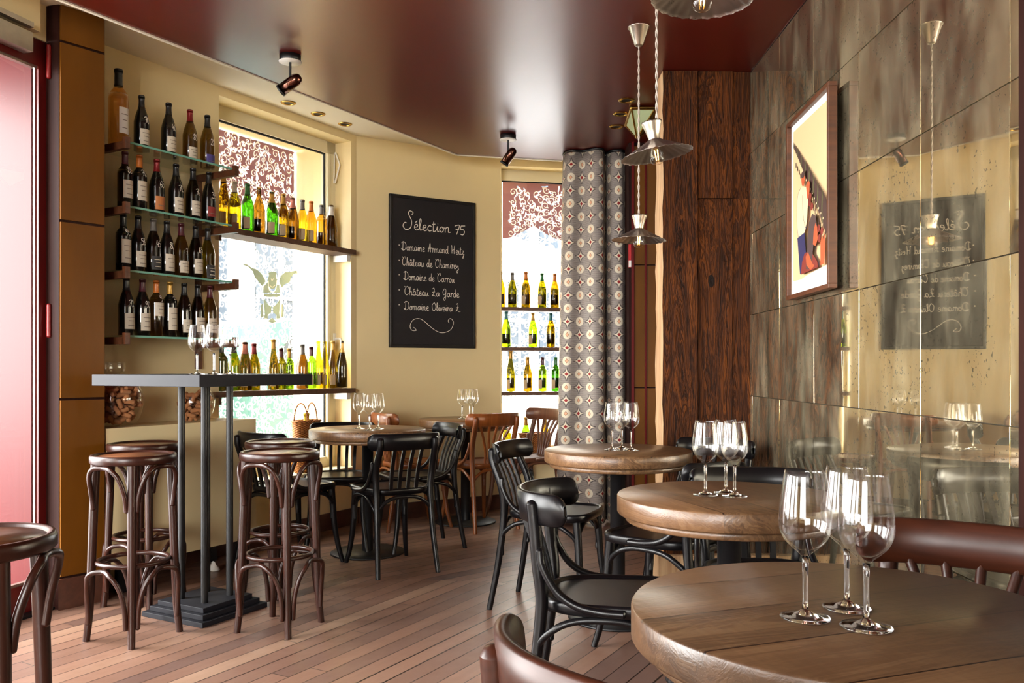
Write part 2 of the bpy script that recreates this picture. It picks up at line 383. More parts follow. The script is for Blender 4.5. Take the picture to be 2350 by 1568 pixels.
glo = t.n('ShaderNodeBsdfGlossy', ins={0: t.mix(sp, (.96,.87,.68,1), (.25,.22,.17,1)), 'Roughness': t.math('ADD', .012, t.math('MULTIPLY', hz, .10))})
bmp = t.bump(t.noise(v2, 1.6, 2), .012, .02); t.link(bmp, glo.inputs['Normal'])
ms = t.n('ShaderNodeMixShader', ins={0: t.math('ADD', .15, t.math('MULTIPLY', hz, .42))}); t.link(glo.outputs[0], ms.inputs[1]); t.link(dif.outputs[0], ms.inputs[2])
t.t.nodes.remove(t.b); t.shader(ms); M['mirror'] = t.mat
M['grout'] = plain('mirror_joint', '3A3024', .6)
# curtain cloth, UV in metres
t = NT('patterned_curtain_cloth'); uv = t.co('UV'); x = t.sep(uv); CU, CVv = .088, .0925
cu, cv = t.math('DIVIDE', x[0], CU), t.math('DIVIDE', x[1], CVv)
par = t.math('MODULO', t.math('ADD', t.math('ADD', t.math('FLOOR', cu), t.math('FLOOR', cv)), 400), 2.0)
fx = t.math('SUBTRACT', t.math('FRACT', cu), .5); fy = t.math('SUBTRACT', t.math('FRACT', cv), .5)
ax, ay = t.math('ABSOLUTE', fx), t.math('ABSOLUTE', fy)
rad = t.math('SQRT', t.math('ADD', t.math('MULTIPLY', fx, fx), t.math('MULTIPLY', fy, fy)))
man = t.math('ADD', ax, ay); star = t.math('ADD', t.math('SQRT', ax), t.math('SQRT', ay))
circ = t.math('MULTIPLY', t.math('LESS_THAN', rad, .34), t.math('SUBTRACT', 1.0, par)); starm = t.math('MULTIPLY', t.math('LESS_THAN', star, .70), par)
cdia = t.math('MULTIPLY', t.math('LESS_THAN', t.math('ADD', t.math('MULTIPLY', ax, 1.35), ay), .19), t.math('SUBTRACT', 1.0, par)); cdia2 = t.math('MULTIPLY', t.math('LESS_THAN', t.math('ADD', t.math('MULTIPLY', ax, 1.35), ay), .14), t.math('SUBTRACT', 1.0, par))
sdia = t.math('MULTIPLY', t.math('LESS_THAN', man, .145), par)
ring = t.math('LESS_THAN', t.math('ABSOLUTE', t.math('SUBTRACT', t.math('ADD', t.math('POWER', t.math('MULTIPLY', t.math('SUBTRACT', .5, ax), 1.0), 2.0), t.math('POWER', t.math('SUBTRACT', .5, ay), 2.0)), .215)), .018)
strp = t.math('GREATER_THAN', t.math('ADD', t.math('SINE', t.math('MULTIPLY', x[1], 1150.0)), t.math('MULTIPLY', t.math('SUBTRACT', t.noise(t.mapping(uv, (30,300,1)), 1.0, 2), .5), 2.2)), .25)
c = t.mix(strp, lin('A89E96'), lin('544A47'))
c = t.mix(t.math('MULTIPLY', ring, par), c, lin('3A302E'))
c = t.mix(starm, c, lin('D9CDB4')); c = t.mix(sdia, c, lin('8E1414'))
c = t.mix(circ, c, lin('DACFB8')); c = t.mix(cdia, c, lin('8A5A3E')); c = t.mix(cdia2, c, lin('D9A27E'))
t.p(col=c, rough=.6, spec=.4); M['curtain'] = t.mat
M['lining'] = plain('curtain_lining', '8E8A84', .8)
# wicker weave
t = NT('woven_willow'); vec = t.co('Object'); x = t.sep(vec)
an = t.math('ARCTAN2', x[1], x[0]); wv = t.math('MULTIPLY', t.math('SINE', t.math('MULTIPLY', an, 22.0)), t.math('SINE', t.math('MULTIPLY', x[2], 420.0)))
t.p(col=t.mix(t.math('GREATER_THAN', wv, .0), lin('8A4C1C'), lin('C98544')), rough=.6, normal=t.bump(wv, .7, .004)); M['wicker'] = t.mat
# chalkboard
t = NT('chalkboard_slate'); nz = t.noise(t.co(), 3.0, 4)
t.p(col=t.mix(nz, lin('161417'), lin('221F22')), rough=.62, spec=.35); M['slate'] = t.mat
M['slate_frame'] = plain('black_board_frame', '111012', .4)
M['lantern_glass'] = plain('pale_green_lantern_glass', 'C9D8A8', .12, spec=.6)
M['asphalt'] = plain('street_asphalt', '8C8C8E', .9); M['facade'] = plain('street_facade_stone', 'B9B2A6', .9); M['facade_glass'] = plain('street_window_dark', '2E3338', .8, spec=0)
M['car_green'] = plain('car_paint_green', '33504A', .6, spec=.05); M['tyre'] = plain('tyre_rubber', '2A2C34', .8); M['red_out'] = plain('red_lacquer_shutter', '4A0908', .3, spec=.22)
M['sign_red'] = plain('red_sign_face', 'B01A1E', .5)
# ---------------------------------------------------------------- room
CEIL, RED = 2.765, 2.65
DW = Frame((-2.148, 3.9), (-.29, -.957), (-.957, .29))        # wall with the glass door, u towards the camera
def wb(mb, fr, u0, u1, d0, d1, z0, z1, mi=0):
    q = [fr.p(u0, d0, 0), fr.p(u1, d0, 0), fr.p(u1, d1, 0), fr.p(u0, d1, 0)]
    a = sum(q[i].x*q[(i+1) % 4].y-q[(i+1) % 4].x*q[i].y for i in range(4))
    return mb.prism(q if a > 0 else q[::-1], z0, z1, mi)
shell = [(-4.24,-3.0), (1.16,-3.0), (1.29,7.15), (1.25,7.01), (-.096,6.74), (-1.11,6.12), (-2.45,3.787), (-2.18,3.787)]
shell = [(-4.24,-3.0), (1.16,-3.0), (1.276,7.02), (-.096,6.74), (-1.11,6.12), (-2.45,3.787), (-2.18,3.787)]
struct('floor', MB().prism(shell, -.08, 0), M['floor'], 'worn reddish brown strip wood floor')
struct('ceiling', MB().prism(shell, CEIL, CEIL+.1), M['cream_soffit'], 'pale cream ceiling along the windows')
redp = [(-.394,6.20), (-2.62,2.32), (-4.24,-3.0), (1.16,-3.0), (1.27,6.57), (.37,6.37)]
struct('ceiling', MB().prism(redp, RED, CEIL-.001), M['ceiling_red'], 'lowered satin red ceiling over the tables')
mb = MB()
for p, q in ((( -2.62,2.32), (-.394,6.20)), ((-.394,6.20), (.37,6.37))):
    a, b = Vector(p), Vector(q); t_ = (b-a).normalized(); nn = V(-t_.y, t_.x)
    mb.prism([a, b, b+nn*.016, a+nn*.016], RED-.006, CEIL)
struct('trim_1', mb, M['cream_soffit'], 'thin pale edge strip along the red ceiling')
# wall with the big window
O0, O1, HB, HT = .058, 1.236, .41, 2.712
mb = MB(); wb(mb, WW, -.3, O0, 0, .56, -.05, CEIL+.1); wb(mb, WW, O1, 2.40, 0, .56, -.05, CEIL+.1); wb(mb, WW, O0, O1, 0, .56, -.05, HB-.02); wb(mb, WW, O0, O1, 0, .56, HT, CEIL+.1)
struct('wall_left', mb, M['cream'], 'cream wall with the large window and bottle shelves')
mb = MB(); wb(mb, CW, 0, 1.19, 0, .3, -.05, CEIL+.1); struct('wall_back', mb, M['cream'], 'cream wall behind the chalkboard')
P0, P1 = .012, .80
mb = MB(); wb(mb, W2, P1, 1.5, 0, .5, -.05, CEIL+.1); wb(mb, W2, P0, P1, 0, .5, -.05, HB-.02); wb(mb, W2, P0, P1, 0, .5, 2.70, CEIL+.1); wb(mb, W2, -.15, P0, .0, .5, -.05, CEIL+.1)
struct('wall_rear', mb, M['cream'], 'cream wall around the narrow window beside the curtain')
# door wall and shop front towards the street
mb = MB(); wb(mb, DW, -.06, 1.06, 0, .25, 2.60, CEIL+.1); wb(mb, DW, 1.06, 1.3, 0, .25, -.05, CEIL+.1); wb(mb, DW, 1.3, 5.9, 0, .25, -.05, .45); wb(mb, DW, 1.3, 5.9, 0, .25, 2.55, CEIL+.1); wb(mb, DW, 5.9, 7.3, 0, .25, -.05, CEIL+.1); wb(mb, DW, 2.65, 3.0, 0, .25, .45, 2.55); wb(mb, DW, 4.2, 4.55, 0, .25, .45, 2.55)  # last two boxes: unseen piers added to split the glazing's reflections
wb(mb, DW, .04, 1.06, -.045, 0, 2.612, CEIL)
struct('wall_street', mb, M['cream'], 'cream wall and bulkhead above the red door')
FW = Frame((1.4,-3.0), (-1,0), (0,-1)); mb = MB(); wb(mb, FW, -.1, 2.2, 0, .2, -.05, CEIL+.1); wb(mb, FW, 2.2, 4.9, 0, .2, -.05, .5); wb(mb, FW, 2.2, 4.9, 0, .2, 2.5, CEIL+.1); wb(mb, FW, 4.9, 5.7, 0, .2, -.05, CEIL+.1)
struct('wall_front', mb, M['cream'], 'cream wall closing the room, with an added window opening for fill light')
xr = lambda y: 1.193+.0112*y
struct('wall_right', MB().prism([(xr(-3.1)+.012,-3.1), (xr(-3.1)+.25,-3.1), (xr(7.3)+.25,7.3), (xr(7.3)+.012,7.3)], -.05, CEIL+.1), M['grout'], 'dark wall carrying the antique mirror panels')
mb = MB(); rnd = random.Random(3)
mb.quad(V(xr(2.0)+.006, 2.0, .02), V(xr(4.5)+.006, 4.5, .02), V(xr(4.5)+.006, 4.5, RED), V(xr(2.0)+.006, 2.0, RED), 1)
for i in range(-1, 6):
    for j in range(7):
        y0, y1 = 2.091+.4685*i, 2.091+.4685*(i+1); z0, z1 = .12+.42*(j-0), .12+.42*(j+1)
        if j == 6: continue
        y0, y1 = max(y0, 2.03), min(y1, 4.47)
        if y1-y0 < .02: continue
        g = .0018; cs = [(y0+g, z0+g), (y1-g, z0+g), (y1-g, z1-g), (y0+g, z1-g)]
        tl, tz = rnd.uniform(-.0016,.0016), rnd.uniform(-.0016,.0016)
        off = lambda y, z: -.002+tl*((y-y0)/(y1-y0)-.5)+tz*((z-z0)/(z1-z0)-.5)
        front = [V(xr(y)+off(y, z), y, z) for y, z in cs]
        rim = [V(xr(y)+.004, y+(-.001 if k in (0,3) else .001), z+(-.001 if k in (0,1) else .001)) for k, (y, z) in enumerate(cs)]
        mb.add(front+rim, [(0,3,2,1)]+[(k, (k+1) % 4, 4+(k+1) % 4, 4+k) for k in range(4)])
struct('wall_right', mb, [M['mirror'], M['grout']], 'antiqued mirror glass panels covering the wall beside the tables')
struct('trim_2', MB().box((xr(1.98)+.019, 1.975, 1.325), (.07, .11, 2.65)), M['dark_brown'], 'dark wooden post ending the mirror wall')
# reclaimed beam partition
mb = MB(); rnd = random.Random(5)
for x0, x1, yf, z0, z1 in ((.783,.963,4.45,0,2.648), (.968,1.1467,4.462,0,1.984), (.968,1.1467,4.458,1.989,2.648), (1.151,1.2445,4.466,0,2.648)):
    n = 26; L = []
    for k in range(n+1):
        z = z0+(z1-z0)*k/n; L.append([V(x0+rnd.uniform(-.004,.003), yf+rnd.uniform(-.002,.002), z), V(x1+rnd.uniform(-.002,.002), yf+rnd.uniform(-.002,.002), z), V(x0+rnd.uniform(-.006,.003), yf+.21, z), V(x1, yf+.21, z)])
    for A, B in zip(L, L[1:]):
        mb.quad(A[0], A[1], B[1], B[0], 0); mb.quad(A[2], A[0], B[0], B[2], 1 if x0 < .8 else 0); mb.quad(A[1], A[3], B[3], B[1], 0); mb.quad(A[3], A[2], B[2], B[3], 0)
    mb.quad(L[-1][0], L[-1][1], L[-1][3], L[-1][2], 0); mb.quad(L[0][0], L[0][1], L[0][3], L[0][2], 0)
mb.box((1.0, 4.53, .07), (.50, .24, .14), 0, 1, .004); mb.prism([(.80,4.5), (1.25,4.5), (1.25,4.64), (.80,4.64)], .02, 2.64, 0)
mb.prism([(.97,4.59), (1.27,4.59), (1.27,4.69), (.97,4.69)], 0, 2.649, 0)
struct('wall_partition', mb, [M['beam'], M['plank_edge']], 'partition of old dark timber boards with a raw sawn edge')
# golden cladding beside the curtain
mb = MB(); mb.prism([(.80,5.88), (1.26,5.88), (1.26,6.3), (.80,6.3)], 0, RED, 1)
for z0, z1 in ((.14,.968), (.976,1.806), (1.814,2.62)):
    mb.prism([(.834,5.852), (.906,5.852), (.906,5.885), (.834,5.885)], z0, z1, 0); mb.prism([(.918,5.86), (1.25,5.845), (1.25,5.885), (.918,5.885)], z0, z1, 0)
mb.prism([(.818,5.84), (.832,5.84), (.832,5.9), (.818,5.9)], 0, RED, 2); mb.prism([(.907,5.848), (.917,5.848), (.917,5.89), (.907,5.89)], 0, RED, 2)
struct('trim_3', mb, [M['gold'], M['dark_brown'], M['door_red']], 'golden panelled pier with red edge strips beside the curtain')
# golden column
colp = [(-2.125,3.93), (-2.069,3.915), (-1.94,4.085), (-2.19,4.235), (-2.36,4.04)]
mb = MB(); mb.prism(colp, 0, CEIL, 1); a, b = Vector((-2.069,3.915)), Vector((-1.94,4.085)); tt = (b-a).normalized(); nn = V(tt.y, -tt.x)
for z0, z1 in ((.15,.955), (.967,1.772), (1.784,2.592), (2.604,2.764)):
    p = a+tt*.004; q = b-tt*.006; mb.prism([p+nn*.010, q+nn*.010, q-nn*.004, p-nn*.004], z0, z1, 0)
    p = b-nn*0; r = Vector((-2.19,4.235)); t2 = (r-b).normalized(); n2 = V(t2.y, -t2.x); p2 = b+t2*.012; q2 = r; mb.prism([p2+n2*.006, q2+n2*.006, q2-n2*.002, p2-n2*.002], z0, z1, 0)
struct('trim_4', mb, [M['gold'], M['dark_brown']], 'golden lacquered column with dark joints beside the door')
# baseboards
mb = MB(); a2, b2 = a+nn*.001, b+nn*.001; mb.prism([a2+nn*.016-tt*.01, b2+nn*.016+tt*.01, b2, a2], 0, .14)
wb(mb, WW, -.0, 1.9, -.016, 0, 0, .115); struct('baseboard_left', mb, M['base_brown'], 'brown baseboard under the large window')
mb = MB(); wb(mb, CW, 0.012, 1.185, -.016, 0, 0, .115); struct('baseboard_back', mb, M['base_brown'], 'dark brown baseboard below the chalkboard')
mb = MB(); wb(mb, W2, .0, .9, -.016, 0, 0, .115); struct('baseboard_rear', mb, M['base_brown'], 'dark brown baseboard under the narrow window')
# big window
def window(name, fr, u0, u1, zb, zt, d, stile, label, sill_out):
    w_ = thing(name, label, 'window', kind='structure')
    mb = MB(); r = .06
    wb(mb, fr, u0, u0+stile, d, d+r, zb, zt); wb(mb, fr, u1-stile*.3, u1, d, d+r, zb, zt); wb(mb, fr, u0, u1, d, d+r, zt-.082, zt); wb(mb, fr, u0, u1, d, d+r, zb, zb+.07)
    for k in (.012,): wb(mb, fr, u0+stile-.02, u0+stile+.006, d-.008, d, zb+.05, zt-.07); wb(mb, fr, u0+stile-.02, u1, d-.008, d, zt-.088, zt-.066)
    obj('window_frame', mb, M['frame_cream'], w_)
    g = u0+stile; mb = MB()
    wb(mb, fr, g, g+.012, d+.02, d+.03, zb+.07, zt-.08); wb(mb, fr, g, u1, d+.02, d+.03, zt-.094, zt-.082)
    obj('glazing_gasket', mb, M['black_metal'], w_, label='black rubber seal around the pane')
    mb = MB(); mb.quad(fr.p(g+.01, d+.032, zb+.07), fr.p(u1-stile*.3, d+.032, zb+.07), fr.p(u1-stile*.3, d+.032, zt-.085), fr.p(g+.01, d+.032, zt-.085)); obj('pane', mb, M['pane'], w_)
    mb = MB(); wb(mb, fr, u0-.002, u1, -sill_out, .55, zb-.022, zb); obj('window_sill', mb, M['frame_cream'], w_)
    return w_
win1 = window('window_1', WW, O0, O1, HB, HT, .145, .085, 'large cream framed window beside the glass shelves', .03)
win2 = window('window_2', W2, P0, P1, HB, 2.70, .13, .02, 'narrow cream framed window behind the patterned curtain', .03)
dh = .145; mb = MB(); uh = WW.ux(768, dh); zh = WW.hz(768, 778, dh)
mb.tube(cr([WW.p(uh, dh-.002, zh), WW.p(uh, dh-.045, zh), WW.p(uh-.005, dh-.055, zh-.02), WW.p(uh-.008, dh-.05, zh-.115)], 5), .0085, 8); wb(mb, WW, uh-.014, uh+.014, dh-.008, dh, zh-.05, zh+.04)
obj('window_handle', mb, M['white'], win1, label='white lever handle')
mb = MB(); us = WW.ux(768, .12); z1_, z2_ = WW.hz(768, 350, .12), WW.hz(768, 420, .12)
mb.tube([WW.p(us-.01, .12, z1_), WW.p(us-.014, .085, z1_-.09), WW.p(us-.004, .12, z2_)], .006, 8); mb.tube([WW.p(us-.01, .13, z1_), WW.p(us-.004, .13, z2_)], .005, 8); obj('window_stay', mb, M['white'], win1, label='white folding stay bar')
# outer panes with printed films
def spiral(cx, cz, r, a0, hand, turns=1.25, n=20):
    return [(cx+hand*r*(1-.82*k/n)*math.cos(a0+turns*2*math.pi*k/n), cz+r*(1-.82*k/n)*math.sin(a0+turns*2*math.pi*k/n)) for k in range(n+1)]
def scrolls(fr, u0, u1, z0, z1, d, seed, keep, sp=.082, wd=.0062):
    rn = random.Random(seed); mb = MB(); N = fr.d.to_3d(); pts = []; mb.trace = []
    tries = int((u1-u0)*(z1-z0)/sp**2*14)
    for _ in range(tries):
        p = (rn.uniform(u0+.02, u1-.02), rn.uniform(z0+.02, z1-.02))
        if all((p[0]-q[0])**2+(p[1]-q[1])**2 > (sp*.78)**2 for q in pts): pts.append(p)
    P3 = lambda L: [fr.p(min(max(x, u0), u1), d, min(max(z, z0), z1)) for x, z in L]
    for x, z in pts:
        if not keep(x, z): continue
        r = rn.uniform(.6, .85)*sp*.72; a0 = rn.uniform(0, 6.28); hd = rn.choice((-1, 1)); L = spiral(x, z, r, a0, hd)
        tail = (L[0][0]+hd*r*.9*math.sin(a0)*-1+rn.uniform(-.02,.02), L[0][1]-r*.9*math.cos(a0)+rn.uniform(-.02,.02))
        mid = ((L[0][0]+tail[0])/2+rn.uniform(-.01,.01), (L[0][1]+tail[1])/2+rn.uniform(-.01,.01))
        L = [tail, mid]+L; n = len(L); mb.ribbon(P3(L), [wd*(1-.45*i/n) for i in range(n)], N); mb.trace += [(L[i], L[i+1], wd*(1-.45*i/n)/2) for i in range(n-1)]
        for q in range(3):
            i = rn.randrange(1, n-8); bx, bz = L[i]; an = rn.uniform(0, 6.28); l = rn.uniform(.016,.028); ca, sa = math.cos(an), math.sin(an)
            leaf = [(bx, bz), (bx+ca*l*.5-sa*l*.28, bz+sa*l*.5+ca*l*.28), (bx+ca*l, bz+sa*l), (bx+ca*l*.5+sa*l*.2, bz+sa*l*.5-ca*l*.2)]
            mb.add(P3(leaf), [(0,1,2,3)]); mb.trace.append((leaf[0], leaf[2], l*.17))
    return mb
def outer(fr, u0, u1, zt, d, scal, seed, win, border):
    g = None
    zb = .45; us_ = [u0+(u1-u0)*k/40 for k in range(41)]
    def edge(u):
        s = (u-scal[0])/scal[1]; s = abs((s+.5) % 1-.5)*2; c = max(0, 1-s/.8); return scal[2]+scal[3]*(.65*c*c*(3-2*c)+.35*c**3)
    pat = scrolls(fr, u0+border, u1, scal[2]-.02, zt-border*.8, d-.002, seed, lambda x, z: z > edge(x)+.0, .060, .0084)
    cs = .0027; cov = set()                      # the print is left out of the burgundy film, so daylight reaches it
    for (x0, z0), (x1, z1), r in pat.trace:
        L_ = math.hypot(x1-x0, z1-z0); k_ = max(1, int(L_/cs*1.5)); q = max(0, int(r/cs-.5))
        for k in range(k_+1):
            cx_, cz_ = int((x0+(x1-x0)*k/k_-u0)/cs), int((z0+(z1-z0)*k/k_)/cs)
            for a in range(-q, q+1):
                for b in range(-q, q+1): cov.add((cx_+a, cz_+b))
    mb = MB()
    for i in range(int((u1-u0)/cs)):
        ua, ub = u0+i*cs, u0+(i+1)*cs; zlo = edge((ua+ub)/2); j = int(zlo/cs); start = None; top = int(zt/cs)
        while j <= top:
            free = j < top and (i, j) not in cov
            if free and start is None: start = j
            if not free and start is not None:
                za, zb2 = max(start*cs, zlo), j*cs
                if zb2 > za: mb.quad(fr.p(ua, d, za), fr.p(ub, d, za), fr.p(ub, d, zb2), fr.p(ua, d, zb2))
                start = None
            j += 1
    o = obj('valance_film', mb, M['film_burg'], win, label='burgundy film with scalloped lower edge')
    obj('scroll_pattern', pat, M['film_white'], o, label='white scrolling vine print')
    mb = scrolls(fr, u0+border*.4, u1, zb, scal[2]+.2, d-.004, seed+1, lambda x, z: z < edge(x)-.005, .066, .013)
    obj('etched_vine_pattern', mb, M['film_frost'], win, label='frosted vine pattern on the glass')
    mb = MB(); mb.quad(fr.p(u0, d+.006, zb), fr.p(u1, d+.006, zb), fr.p(u1, d+.006, zt), fr.p(u0, d+.006, zt)); obj('outer_pane', mb, M['pane'], win)
D1 = .535
outer(WW, WW.ux(675, D1), 1.45, 2.70, D1, (WW.ux(590, D1), .56, 2.20, .13), 21, win1, .0)
outer(W2, W2.ux(1153, .4), .95, 2.66, .40, (W2.ux(1224, .4), .62, 2.19, .11), 31, win2, .045)
# winged emblem on the outer pane
def e(x, y, dd=D1-.012): X, Y_ = x/6.03+500, y/6.03+500; return WW.p(WW.ux(X, dd), dd, WW.hz(X, Y_, dd))
mb = MB(); ND = WW.d.to_3d()
LW = [(330,645),(400,640),(470,690),(540,715),(610,780),(650,850),(660,880),(615,950),(560,880),(510,820),(480,740),(420,680)]
RW = [(845,880),(870,800),(930,755),(1000,750),(1070,730),(1130,745),(1180,778),(1110,760),(1050,780),(1010,830),(995,890),(920,925),(885,970),(860,920)]
HD = [(690,860),(708,790),(690,770),(730,750),(790,745),(820,770),(805,800),(820,860),(800,950),(780,985),(735,985),(705,950)]
TL = [(630,960),(690,885),(705,1000),(750,1035),(630,1040)]; TR = [(800,1005),(818,930),(850,925),(868,1040),(765,1038)]
LL = [(632,1090),(660,1150),(700,1205),(742,1232),(738,1310),(690,1345),(695,1395),(635,1395),(652,1330),(640,1200)]; LA = [(597,1200),(622,1190),(632,1360),(608,1385),(590,1370)]
BW = [(632,1052),(862,1052),(855,1085),(820,1098),(680,1098),(640,1085)]; ST = [(745,1232),(757,1232),(757,1385),(745,1385)]; FT = [(690,1430),(745,1388),(757,1388),(812,1438),(750,1458)]
mir = lambda P: [(1502-x, y) for x, y in P][::-1]
for P in (LW, RW, HD, TL, TR, LL, mir(LL), LA, mir(LA), BW, FT): mb.plate([e(*q) for q in P], ND, .001)
obj('winged_emblem', mb, M['film_sage'], win1, label='sage green winged gargoyle emblem drinking from a glass')
mb = MB()
for L in (((700,870),(708,990),(752,1025),(800,990),(815,865)), ((625,960),(680,880)), ((870,1050),(885,1180),(880,1400)), ((632,1200),(640,1390)), ((655,1390),(640,1425)), ((675,1390),(668,1430)), ((830,1390),(850,1425)), ((735,840),(750,870),(770,840)), ((725,940),(755,960),(790,935))): mb.ribbon([e(p.x, p.y, D1-.014) for p in cr([(a_, b_, 0) for a_, b_ in L], 5)], .006, ND)
obj('emblem_outline', mb, M['film_white'], win1, label='white outline of the gargoyle')
# glass door
door = thing('door_1', 'oxblood red glazed door with a grey closer', 'door', kind='structure')
uj, ug = DW.ux(108), DW.ux(88)
mb = MB(); wb(mb, DW, uj, ug, -.0, .03, .012, 2.595); wb(mb, DW, uj, 1.0, 0, .05, 2.475, 2.595); wb(mb, DW, uj, 1.0, 0, .05, .012, .136); wb(mb, DW, .93, 1.0, 0, .05, .012, 2.595)
obj('door_frame', mb, M['door_red'], door)
mb = MB(); wb(mb, DW, ug, ug+.007, .014, .024, .136, 2.475); wb(mb, DW, ug, .93, .006, .03, 2.463, 2.475); wb(mb, DW, ug, .93, .006, .03, .136, .148); obj('glazing_bead', mb, M['steel'], door, label='bright metal glazing bead')
mb = MB(); mb.quad(DW.p(ug, .025, .136), DW.p(.93, .025, .136), DW.p(.93, .025, 2.475), DW.p(ug, .025, 2.475)); obj('pane', mb, M['pane'], door)
for y0, y1 in ((105,178), (700,772)):
    uu = DW.ux(112, -.02); mb = MB().tube([DW.p(uu, -.02, DW.hz(112, y1, -.02)), DW.p(uu, -.02, DW.hz(112, (y0+y1)/2, -.02)), DW.p(uu, -.02, DW.hz(112, y0, -.02))], .011, 10); obj('hinge', mb, M['hinge_red'], door)
mb = MB(); wb(mb, DW, DW.ux(70, -.05), DW.ux(-90, -.05), -.065, -.012, 2.50, 2.585); cl = obj('door_closer', mb, M['steel'], door, label='grey metal door closer body')
mb = MB(); wb(mb, DW, DW.ux(72, -.07), DW.ux(-90, -.07), -.085, -.055, 2.60, 2.622); obj('closer_track', mb, M['steel'], cl)
mb = MB(); wb(mb, DW, uj-.07, uj, -.02, .055, 0, 2.612); wb(mb, DW, uj-.075, uj-.02, -.045, .02, 0, CEIL); struct('trim_5', mb, M['dark_brown'], 'dark brown door jamb beside the golden column')
mb = MB(); wb(mb, DW, uj-.03, 1.06, -.05, .25, -.005, .012); struct('trim_6', mb, M['black_metal'], 'dark threshold strip under the red door')
# outside the street side
fw = thing('window_fill', 'added window behind the camera for fill light', 'window', kind='structure'); mb = MB()  # unseen window, added to fill the room with frontal daylight
for u in (2.2, 3.5, 4.84): wb(mb, FW, u, u+.06, .05, .12, .5, 2.5)
obj('window_frame', mb, M['frame_cream'], fw); mb = MB(); mb.quad(FW.p(2.2, .1, .5), FW.p(4.9, .1, .5), FW.p(4.9, .1, 2.5), FW.p(2.2, .1, 2.5)); obj('pane', mb, M['pane'], fw)
portal('sky_portal', FW.p(3.55, .2, 1.5), (0,1,0), 2.7, 2.0)
mb = MB(); wb(mb, DW, -.3, 1.25, .2, 1.35, 2.76, 2.82); struct('roof_sky_blocker', mb, M['red_out'], 'red awning added out of view to shade the outer door')  # unseen slab added to block the sky and darken the door leaf's top
gd = thing('window_3', 'shop front glazing towards the street', 'window', kind='structure')
mb = MB()
for u in (1.3, 5.84): wb(mb, DW, u, u+.06, .06, .14, .45, 2.55)
wb(mb, DW, 1.3, 5.9, .06, .14, .45, .52); wb(mb, DW, 1.3, 5.9, .06, .14, 2.48, 2.55); obj('window_frame', mb, M['door_red'], gd)
mb = MB(); mb.quad(DW.p(1.3, .1, .5), DW.p(5.9, .1, .5), DW.p(5.9, .1, 2.5), DW.p(1.3, .1, 2.5)); obj('pane', mb, M['pane'], gd)
mb = MB(); wb(mb, DW, -.07, -.01, .058, 1.35, -.05, 2.75); struct('door_2', mb, M['red_out'], 'open glossy red outer door seen through the glass')
struct('ground_street', MB().prism([(-16,-14), (8,-14), (8,22), (-16,22)], -.25, -.16), M['asphalt'], 'pale grey street outside the windows')
bo = WW.p(0.5, 6.0, 0); fac = thing('exterior_facade', 'pale stone house front across the street', 'building', kind='structure')
FA = Frame((bo.x, bo.y), WW.u, WW.d); mb = MB(); wb(mb, FA, -18, 2, 0, .4, -.2, 7.5); obj('facade_wall', mb, M['facade'], fac)
for k in range(-10, 1):
    for zz in (.95, 4.2):
        mb = MB(); wb(mb, FA, k*1.55, k*1.55+.98, -.03, .01, zz, zz+2.2); f_ = obj('facade_window', mb, M['facade_glass'], fac)
        mb = MB(); wb(mb, FA, k*1.55+.46, k*1.55+.52, -.06, -.03, zz, zz+2.2); wb(mb, FA, k*1.55, k*1.55+.98, -.06, -.03, zz+.6, zz+.65); wb(mb, FA, k*1.55, k*1.55+.98, -.06, -.03, zz+1.25, zz+1.3); obj('glazing_bar', mb, M['white'], f_)
# parked car seen faintly through the etched glass
cp = WW.p(-1.75, 2.5, -.16); car = thing('parked_car', 'pale green car parked outside behind the etched window', 'car', cp, WW.rot())
prof = [(-1.9,.30),(-1.95,.75),(-1.9,1.15),(-1.6,1.62),(-1.2,1.72),(.5,1.74),(.9,1.66),(1.25,1.15),(1.85,1.0),(1.95,.6),(1.9,.30)]
mb = MB(); n = len(prof)
for i, (x, z) in enumerate(prof): mb.v += [(x, -.78, z), (x, .78, z)]
for i in range(n): j = (i+1) % n; mb.f.append([2*i, 2*j, 2*j+1, 2*i+1]); mb.m.append(0); mb.s.append(False)
mb.f += [[2*i for i in range(n)][::-1], [2*i+1 for i in range(n)]]; mb.m += [0,0]; mb.s += [False]*2
obj('car_body', mb, M['car_green'], car)
mb = MB()
for s_ in (-1, 1): mb.plate([(-1.6, s_*.785, 1.18), (-1.35, s_*.785, 1.58), (.6, s_*.785, 1.6), (1.0, s_*.785, 1.18)], (0, s_, 0), .01)
obj('side_window', mb, M['facade_glass'], car)
for x in (-1.2, 1.2):
    for s_ in (-1, 1):
        mb = MB(); mb.tube([(x, s_*.62, .32), (x, s_*.72, .32), (x, s_*.80, .32)], .32, 20); wh = obj('wheel', mb, M['tyre'], car); mb = MB(); mb.tube([(x, s_*.80, .32), (x, s_*.86, .32), (x, s_*.88, .32)], .19, 14); obj('hubcap', mb, M['steel'], wh)
portal('sky_portal', WW.p(.65, .60, 1.55), -WW.d.to_3d(), 1.3, 2.4)
portal('sky_portal', W2.p(.45, .55, 1.55), -W2.d.to_3d(), .95, 2.4)
portal('sky_portal', DW.p(.5, .30, 1.3), -DW.d.to_3d(), 1.1, 2.5)
portal('sky_portal', DW.p(3.6, .30, 1.5), -DW.d.to_3d(), 4.7, 2.2)
